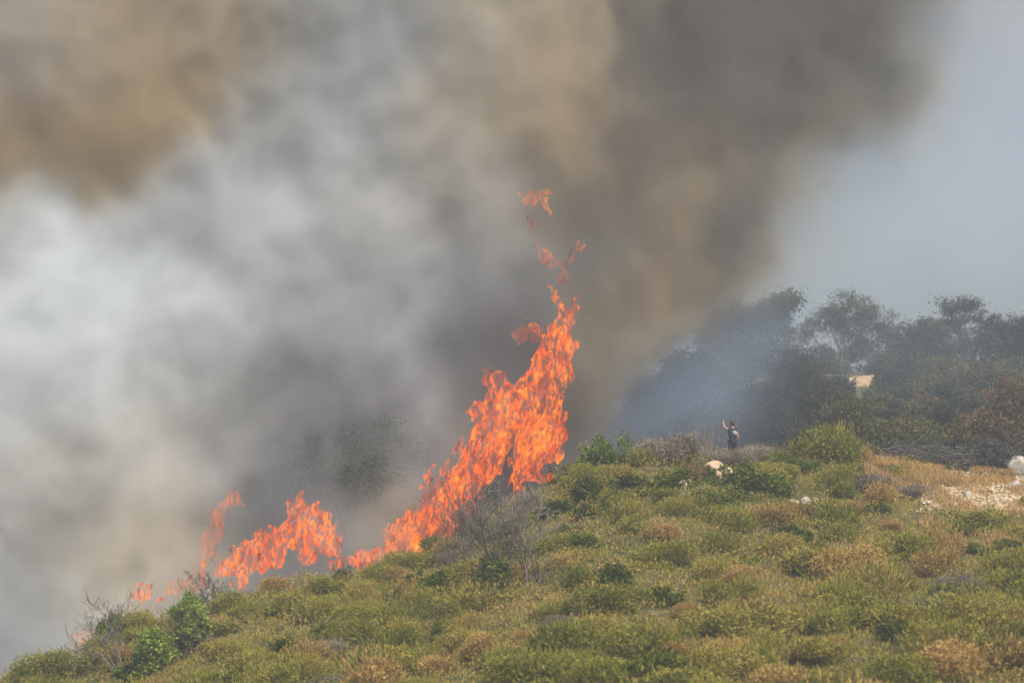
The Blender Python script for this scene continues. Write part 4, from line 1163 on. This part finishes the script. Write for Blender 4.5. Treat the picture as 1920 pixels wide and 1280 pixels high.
VOX = .38
SX0, SX1, SY0, SY1, SZ0, SZ1 = -42., 40., 119., 152., -22., 36.
rx, ry, rz_ = int((SX1 - SX0) / VOX) + 1, int((SY1 - SY0) / VOX) + 1, int((SZ1 - SZ0) / VOX) + 1
X, Yg, Z = np.meshgrid(np.linspace(SX0, SX1, rx), np.linspace(SY0, SY1, ry), np.linspace(SZ0, SZ1, rz_), indexing='ij')
X = X.astype(np.float32); Yg = Yg.astype(np.float32); Z = Z.astype(np.float32)
# billows: domain warp at two sizes
wa = fbm(X * .13, Yg * .13, Z * .13, 3, 71) - .5; wb = fbm(X * .13, Yg * .13, Z * .13, 3, 81) - .5
wx = X * YM / Yg + wa * 1.8 + (fbm(X * .42, Yg * .42, Z * .42, 5, 91, .62) - .5) * 2.3
wz = Z * YM / Yg + wb * 1.8 + (fbm(X * .42, Yg * .42, Z * .42, 5, 95, .62) - .5) * 2.3
th = smooth_map(nth, wx, wz)
pxg = 960 + X / Yg / TAN * 960
# the front face of the smoke bulges towards the viewer in rounded lumps
bill = 1 - np.abs(fbm(X * .16, Yg * .10, Z * .16, 4, 101) - .5) * 3.2
bil2 = np.abs(fbm(X * .42, Yg * .25, Z * .42, 4, 131, .6) - .5)
front = ridge_y(pxg) + 4.8 + 1.3 * (1 - bill) + 2.6 * bil2 + 2.5 * sstep(1000, 1250, pxg)
depth = sstep(0, 2.0, Yg - front) * (1 - sstep(SY1 - 6, SY1 - .5, Yg))
edge = sstep(SX0, SX0 + 4, X) * (1 - sstep(SX1 - 4, SX1, X)) * (1 - sstep(SZ1 - 4, SZ1, Z))
turb = .45 + 1.1 * fbm(X * .6, Yg * .6, Z * .6, 4, 111, .62)
D = depth * edge * turb * np.clip(th, 0, 1) ** 2.4
gzz = ground_z(X[:, :, 0], Yg[:, :, 0])[:, :, None]
D = D * sstep(-.8, .4, Z - gzz)
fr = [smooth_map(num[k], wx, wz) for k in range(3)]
print("smoke field", D.size, time.time() - T0)

def grid_volume(name, D, lo, hi, mat, label):
    me = bpy.data.meshes.new(name)
    n = D.size
    me.vertices.add(n)
    at = me.attributes.new("smoke_density", 'FLOAT', 'POINT')
    at.data.foreach_set("value", D.astype(np.float32).ravel())
    me.materials.append(mat)
    o = bpy.data.objects.new(name, me); C.objects.link(o)
    ng = bpy.data.node_groups.new(name + "_nodes", 'GeometryNodeTree')
    ng.interface.new_socket("Geometry", in_out='INPUT', socket_type='NodeSocketGeometry')
    ng.interface.new_socket("Geometry", in_out='OUTPUT', socket_type='NodeSocketGeometry')
    N = ng.nodes.new; Lk = ng.links.new
    gi = N("NodeGroupInput"); go = N("NodeGroupOutput")
    vc = N("GeometryNodeVolumeCube")
    r = D.shape
    vc.inputs["Min"].default_value = lo; vc.inputs["Max"].default_value = hi
    vc.inputs["Resolution X"].default_value = r[0]; vc.inputs["Resolution Y"].default_value = r[1]; vc.inputs["Resolution Z"].default_value = r[2]
    pos = N("GeometryNodeInputPosition")
    sub = N("ShaderNodeVectorMath"); sub.operation = 'SUBTRACT'; Lk(pos.outputs[0], sub.inputs[0]); sub.inputs[1].default_value = lo
    mul = N("ShaderNodeVectorMath"); mul.operation = 'MULTIPLY'; Lk(sub.outputs[0], mul.inputs[0])
    mul.inputs[1].default_value = [(r[k] - 1) / (hi[k] - lo[k]) for k in range(3)]
    add = N("ShaderNodeVectorMath"); add.operation = 'ADD'; Lk(mul.outputs[0], add.inputs[0]); add.inputs[1].default_value = (.5, .5, .5)
    fl = N("ShaderNodeVectorMath"); fl.operation = 'FLOOR'; Lk(add.outputs[0], fl.inputs[0])
    dot = N("ShaderNodeVectorMath"); dot.operation = 'DOT_PRODUCT'; Lk(fl.outputs[0], dot.inputs[0]); dot.inputs[1].default_value = (r[1] * r[2], r[2], 1)
    na = N("GeometryNodeInputNamedAttribute"); na.data_type = 'FLOAT'; na.inputs[0].default_value = "smoke_density"
    si = N("GeometryNodeSampleIndex"); si.data_type = 'FLOAT'; si.domain = 'POINT'; si.clamp = True
    Lk(gi.outputs[0], si.inputs["Geometry"]); Lk(na.outputs[0], si.inputs["Value"]); Lk(dot.outputs["Value"], si.inputs["Index"])
    Lk(si.outputs[0], vc.inputs["Density"])
    sm = N("GeometryNodeSetMaterial"); sm.inputs["Material"].default_value = mat
    Lk(vc.outputs[0], sm.inputs[0]); Lk(sm.outputs[0], go.inputs[0])
    md = o.modifiers.new("fill", 'NODES'); md.node_group = ng
    return tag(o, label, "smoke", kind="stuff")

def smoke_mat(name, color, sigma, aniso=.0):
    m, nt, out = nodes_of(name)
    N = nt.nodes.new; Lk = nt.links.new
    at = N("ShaderNodeAttribute"); at.attribute_name = "density"
    mu = N("ShaderNodeMath"); mu.operation = 'MULTIPLY'; mu.inputs[1].default_value = sigma; Lk(at.outputs["Fac"], mu.inputs[0])
    # absorbing soot and scattering droplets
    sc = N("ShaderNodeVolumeScatter"); sc.inputs["Color"].default_value = (*color, 1); sc.inputs["Anisotropy"].default_value = aniso
    ab = N("ShaderNodeVolumeAbsorption"); ab.inputs["Color"].default_value = (*color, 1)
    Lk(mu.outputs[0], sc.inputs["Density"]); Lk(mu.outputs[0], ab.inputs["Density"])
    ad = N("ShaderNodeAddShader"); Lk(sc.outputs[0], ad.inputs[0]); Lk(ab.outputs[0], ad.inputs[1])
    Lk(ad.outputs[0], out.inputs["Volume"])
    return m
SG = .62
lo, hi = (SX0, SY0, SZ0), (SX1, SY1, SZ1)
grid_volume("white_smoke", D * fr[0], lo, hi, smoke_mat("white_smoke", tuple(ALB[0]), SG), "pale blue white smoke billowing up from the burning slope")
def shift(v, k): return tuple(a + k * b for a, b in zip(v, (.171, .213, .137)))
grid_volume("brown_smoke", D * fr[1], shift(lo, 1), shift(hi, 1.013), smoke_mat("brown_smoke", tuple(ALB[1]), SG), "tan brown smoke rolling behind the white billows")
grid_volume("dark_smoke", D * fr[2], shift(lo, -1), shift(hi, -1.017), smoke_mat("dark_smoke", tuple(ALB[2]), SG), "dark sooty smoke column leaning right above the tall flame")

# thin blue smoke drifting in front of the trees right of the fire
BX0, BX1, BY0, BY1, BZ0, BZ1 = 2., 46., 128., 172., 0., 22.
bxr = [int((BX1 - BX0) / .8) + 1, int((BY1 - BY0) / .8) + 1, int((BZ1 - BZ0) / .8) + 1]
X, Yg, Z = np.meshgrid(np.linspace(BX0, BX1, bxr[0]), np.linspace(BY0, BY1, bxr[1]), np.linspace(BZ0, BZ1, bxr[2]), indexing='ij')
px_ = 960 + X / Yg / TAN * 960
dd_, vv_ = project(X, Yg, Z)
b1 = np.exp(-((px_ - 1290) / 125) ** 2 - ((vv_ - 735) / 105) ** 2) + .55 * np.exp(-((px_ - 1180) / 60) ** 2 - ((vv_ - 800) / 60) ** 2) + .30 * np.exp(-((px_ - 1420) / 90) ** 2 - ((vv_ - 620) / 60) ** 2) + .10 * np.exp(-((px_ - 1680) / 300) ** 2 - ((vv_ - 650) / 95) ** 2)
b1 = b1 * (.4 + 1.2 * fbm(X * .25, Yg * .25, Z * .25, 3, 141)) * sstep(0, 3, Yg - BY0) * (1 - sstep(BY1 - 5, BY1, Yg)) * sstep(0, 2, X - BX0) * (1 - sstep(BX1 - 3, BX1, X)) * (1 - sstep(BZ1 - 3, BZ1, Z)) * sstep(0, 1.5, Z - BZ0)
grid_volume("blue_smoke", b1, (BX0, BY0, BZ0), (BX1, BY1, BZ1), smoke_mat("blue_smoke", (.58, .72, .94), .030), "thin blue smoke veil drifting in front of the trees")

# ------------------------------------------------------------------ labels that single out the scattered bushes and stones
bpy.context.view_layer.update()
MARKS = [(1340, 890, "the pinkish boulder"), (1375, 830, "the person"), (1510, 940, "the broken pale rocks"), (1565, 850, "the big rounded ridge bush"), (1440, 965, "the orange dry bush"), (1440, 1010, "the charred stump"),
         (1610, 1075, "the large golden bush"), (1740, 1140, "the large grey bush"), (1820, 985, "the spreading green shrub"), (1860, 1230, "the lower right corner shrub"), (900, 1215, "the bottom golden bush"), (925, 1090, "the dead shrub sapling"),
         (955, 1020, "the tall dead shrub"), (1250, 1030, "the dark mid slope shrub"), (1165, 1120, "the pale golden mid slope bush"), (1330, 1215, "the ochre bottom bush"), (545, 1215, "the low green shrub"), (635, 1078, "the fire gap bush"), (355, 1190, "the bright green sapling"),
         (700, 1235, "the dark bottom shrub"), (820, 1040, "the foot of the tall flame"), (500, 1080, "the middle flame"), (270, 1110, "the small left flame"), (100, 1220, "the smoke greyed bush"), (1130, 870, "the light green ridge bush"), (1195, 905, "the long dark green mat"), (1655, 957, "the small round dark bush"), (1780, 920, "the stony slope")]
def ordn(k): return "%d%s" % (k, "th" if 10 < k % 100 < 14 else {1: "st", 2: "nd", 3: "rd"}.get(k % 10, "th"))
buckets = {}
for o in [o for o in scene.objects if o.parent is None and o.get("group") in {k_[4] for k_ in kinds} | {"bushes under the trees behind the ridge"}]:
    l = o.location
    px, py = project(l.x, l.y, l.z + .4)
    if o["group"].startswith("bushes under"):
        buckets.setdefault(o["label"], []).append((px, o, o["label"], 0)); continue
    d_, mx_, my_, nm_ = min(((px - a) ** 2 + (1.6 * (py - b)) ** 2, a, b, n_) for a, b, n_ in MARKS)
    dx_, dy_ = px - mx_, 1.6 * (py - my_)
    rel = ("left of" if dx_ < 0 else "right of") if abs(dx_) > 2 * abs(dy_) else ("above" if dy_ < 0 else "below") if abs(dy_) > 2 * abs(dx_) else ("above and " if dy_ < 0 else "below and ") + ("left of" if dx_ < 0 else "right of")
    kind = {"scrub_bush": "olive green scrub bush", "ochre_scrub_bush": "ochre drying scrub bush", "grey_scrub_bush": "grey leafless scrub bush", "dark_scrub_bush": "small dark green bush"}[o.name.split(".")[0]]
    buckets.setdefault((kind, rel, nm_), []).append((d_, o, "%s %s %s" % (kind, rel, nm_), 1))
for key, lst in buckets.items():
    lst.sort(key=lambda q: q[0])
    for k_, (_, o, lb, far) in enumerate(lst):
        if len(lst) > 1: lb = ("%s nearest %s" % (ordn(k_ + 1), lb)) if far else ("%s from left, %s" % (ordn(k_ + 1), lb))
        o["label"] = lb
        if "_px" in o: del o["_px"]
stones = [o for o in scene.objects if o.name.split(".")[0] == "stone" and o.parent is None]
rows = {}
for o in stones:
    px, py = project(*o.location); rows.setdefault(int((py - 880) // 8), []).append((px, o))
for ri, rk in enumerate(sorted(rows)):
    for k_, (_, o) in enumerate(sorted(rows[rk], key=lambda q: q[0])):
        mt_ = {"limestone": "cream", "grey_rock": "greyish", "pinkish_rock": "pinkish"}.get(o.data.materials[0].name, "pale")
        o["label"] = "%s loose stone, %s from left in %s row down the stony slope" % (mt_, ordn(k_ + 1), ordn(ri + 1))

# ------------------------------------------------------------------ haze in the air
m, nt, out = nodes_of("haze_air")
pv = nt.nodes.new("ShaderNodeVolumePrincipled")
pv.inputs["Color"].default_value = (.78, .85, .97, 1)
pv.inputs["Density"].default_value = .0009
pv.inputs["Anisotropy"].default_value = .2
nt.links.new(pv.outputs[0], out.inputs["Volume"])
bm = bmesh.new(); bmesh.ops.create_cube(bm, size=1)
me = bpy.data.meshes.new("haze"); bm.to_mesh(me); bm.free()
zlow = float(GZ.min()) - 1.0
tag(obj("haze", me, m, None, (0, 280, (zlow + 44) / 2), None, (670, 690, 44 - zlow)), "pale smoky haze in the air over the hillside", "haze", kind="stuff")
print("script done", time.time() - T0)
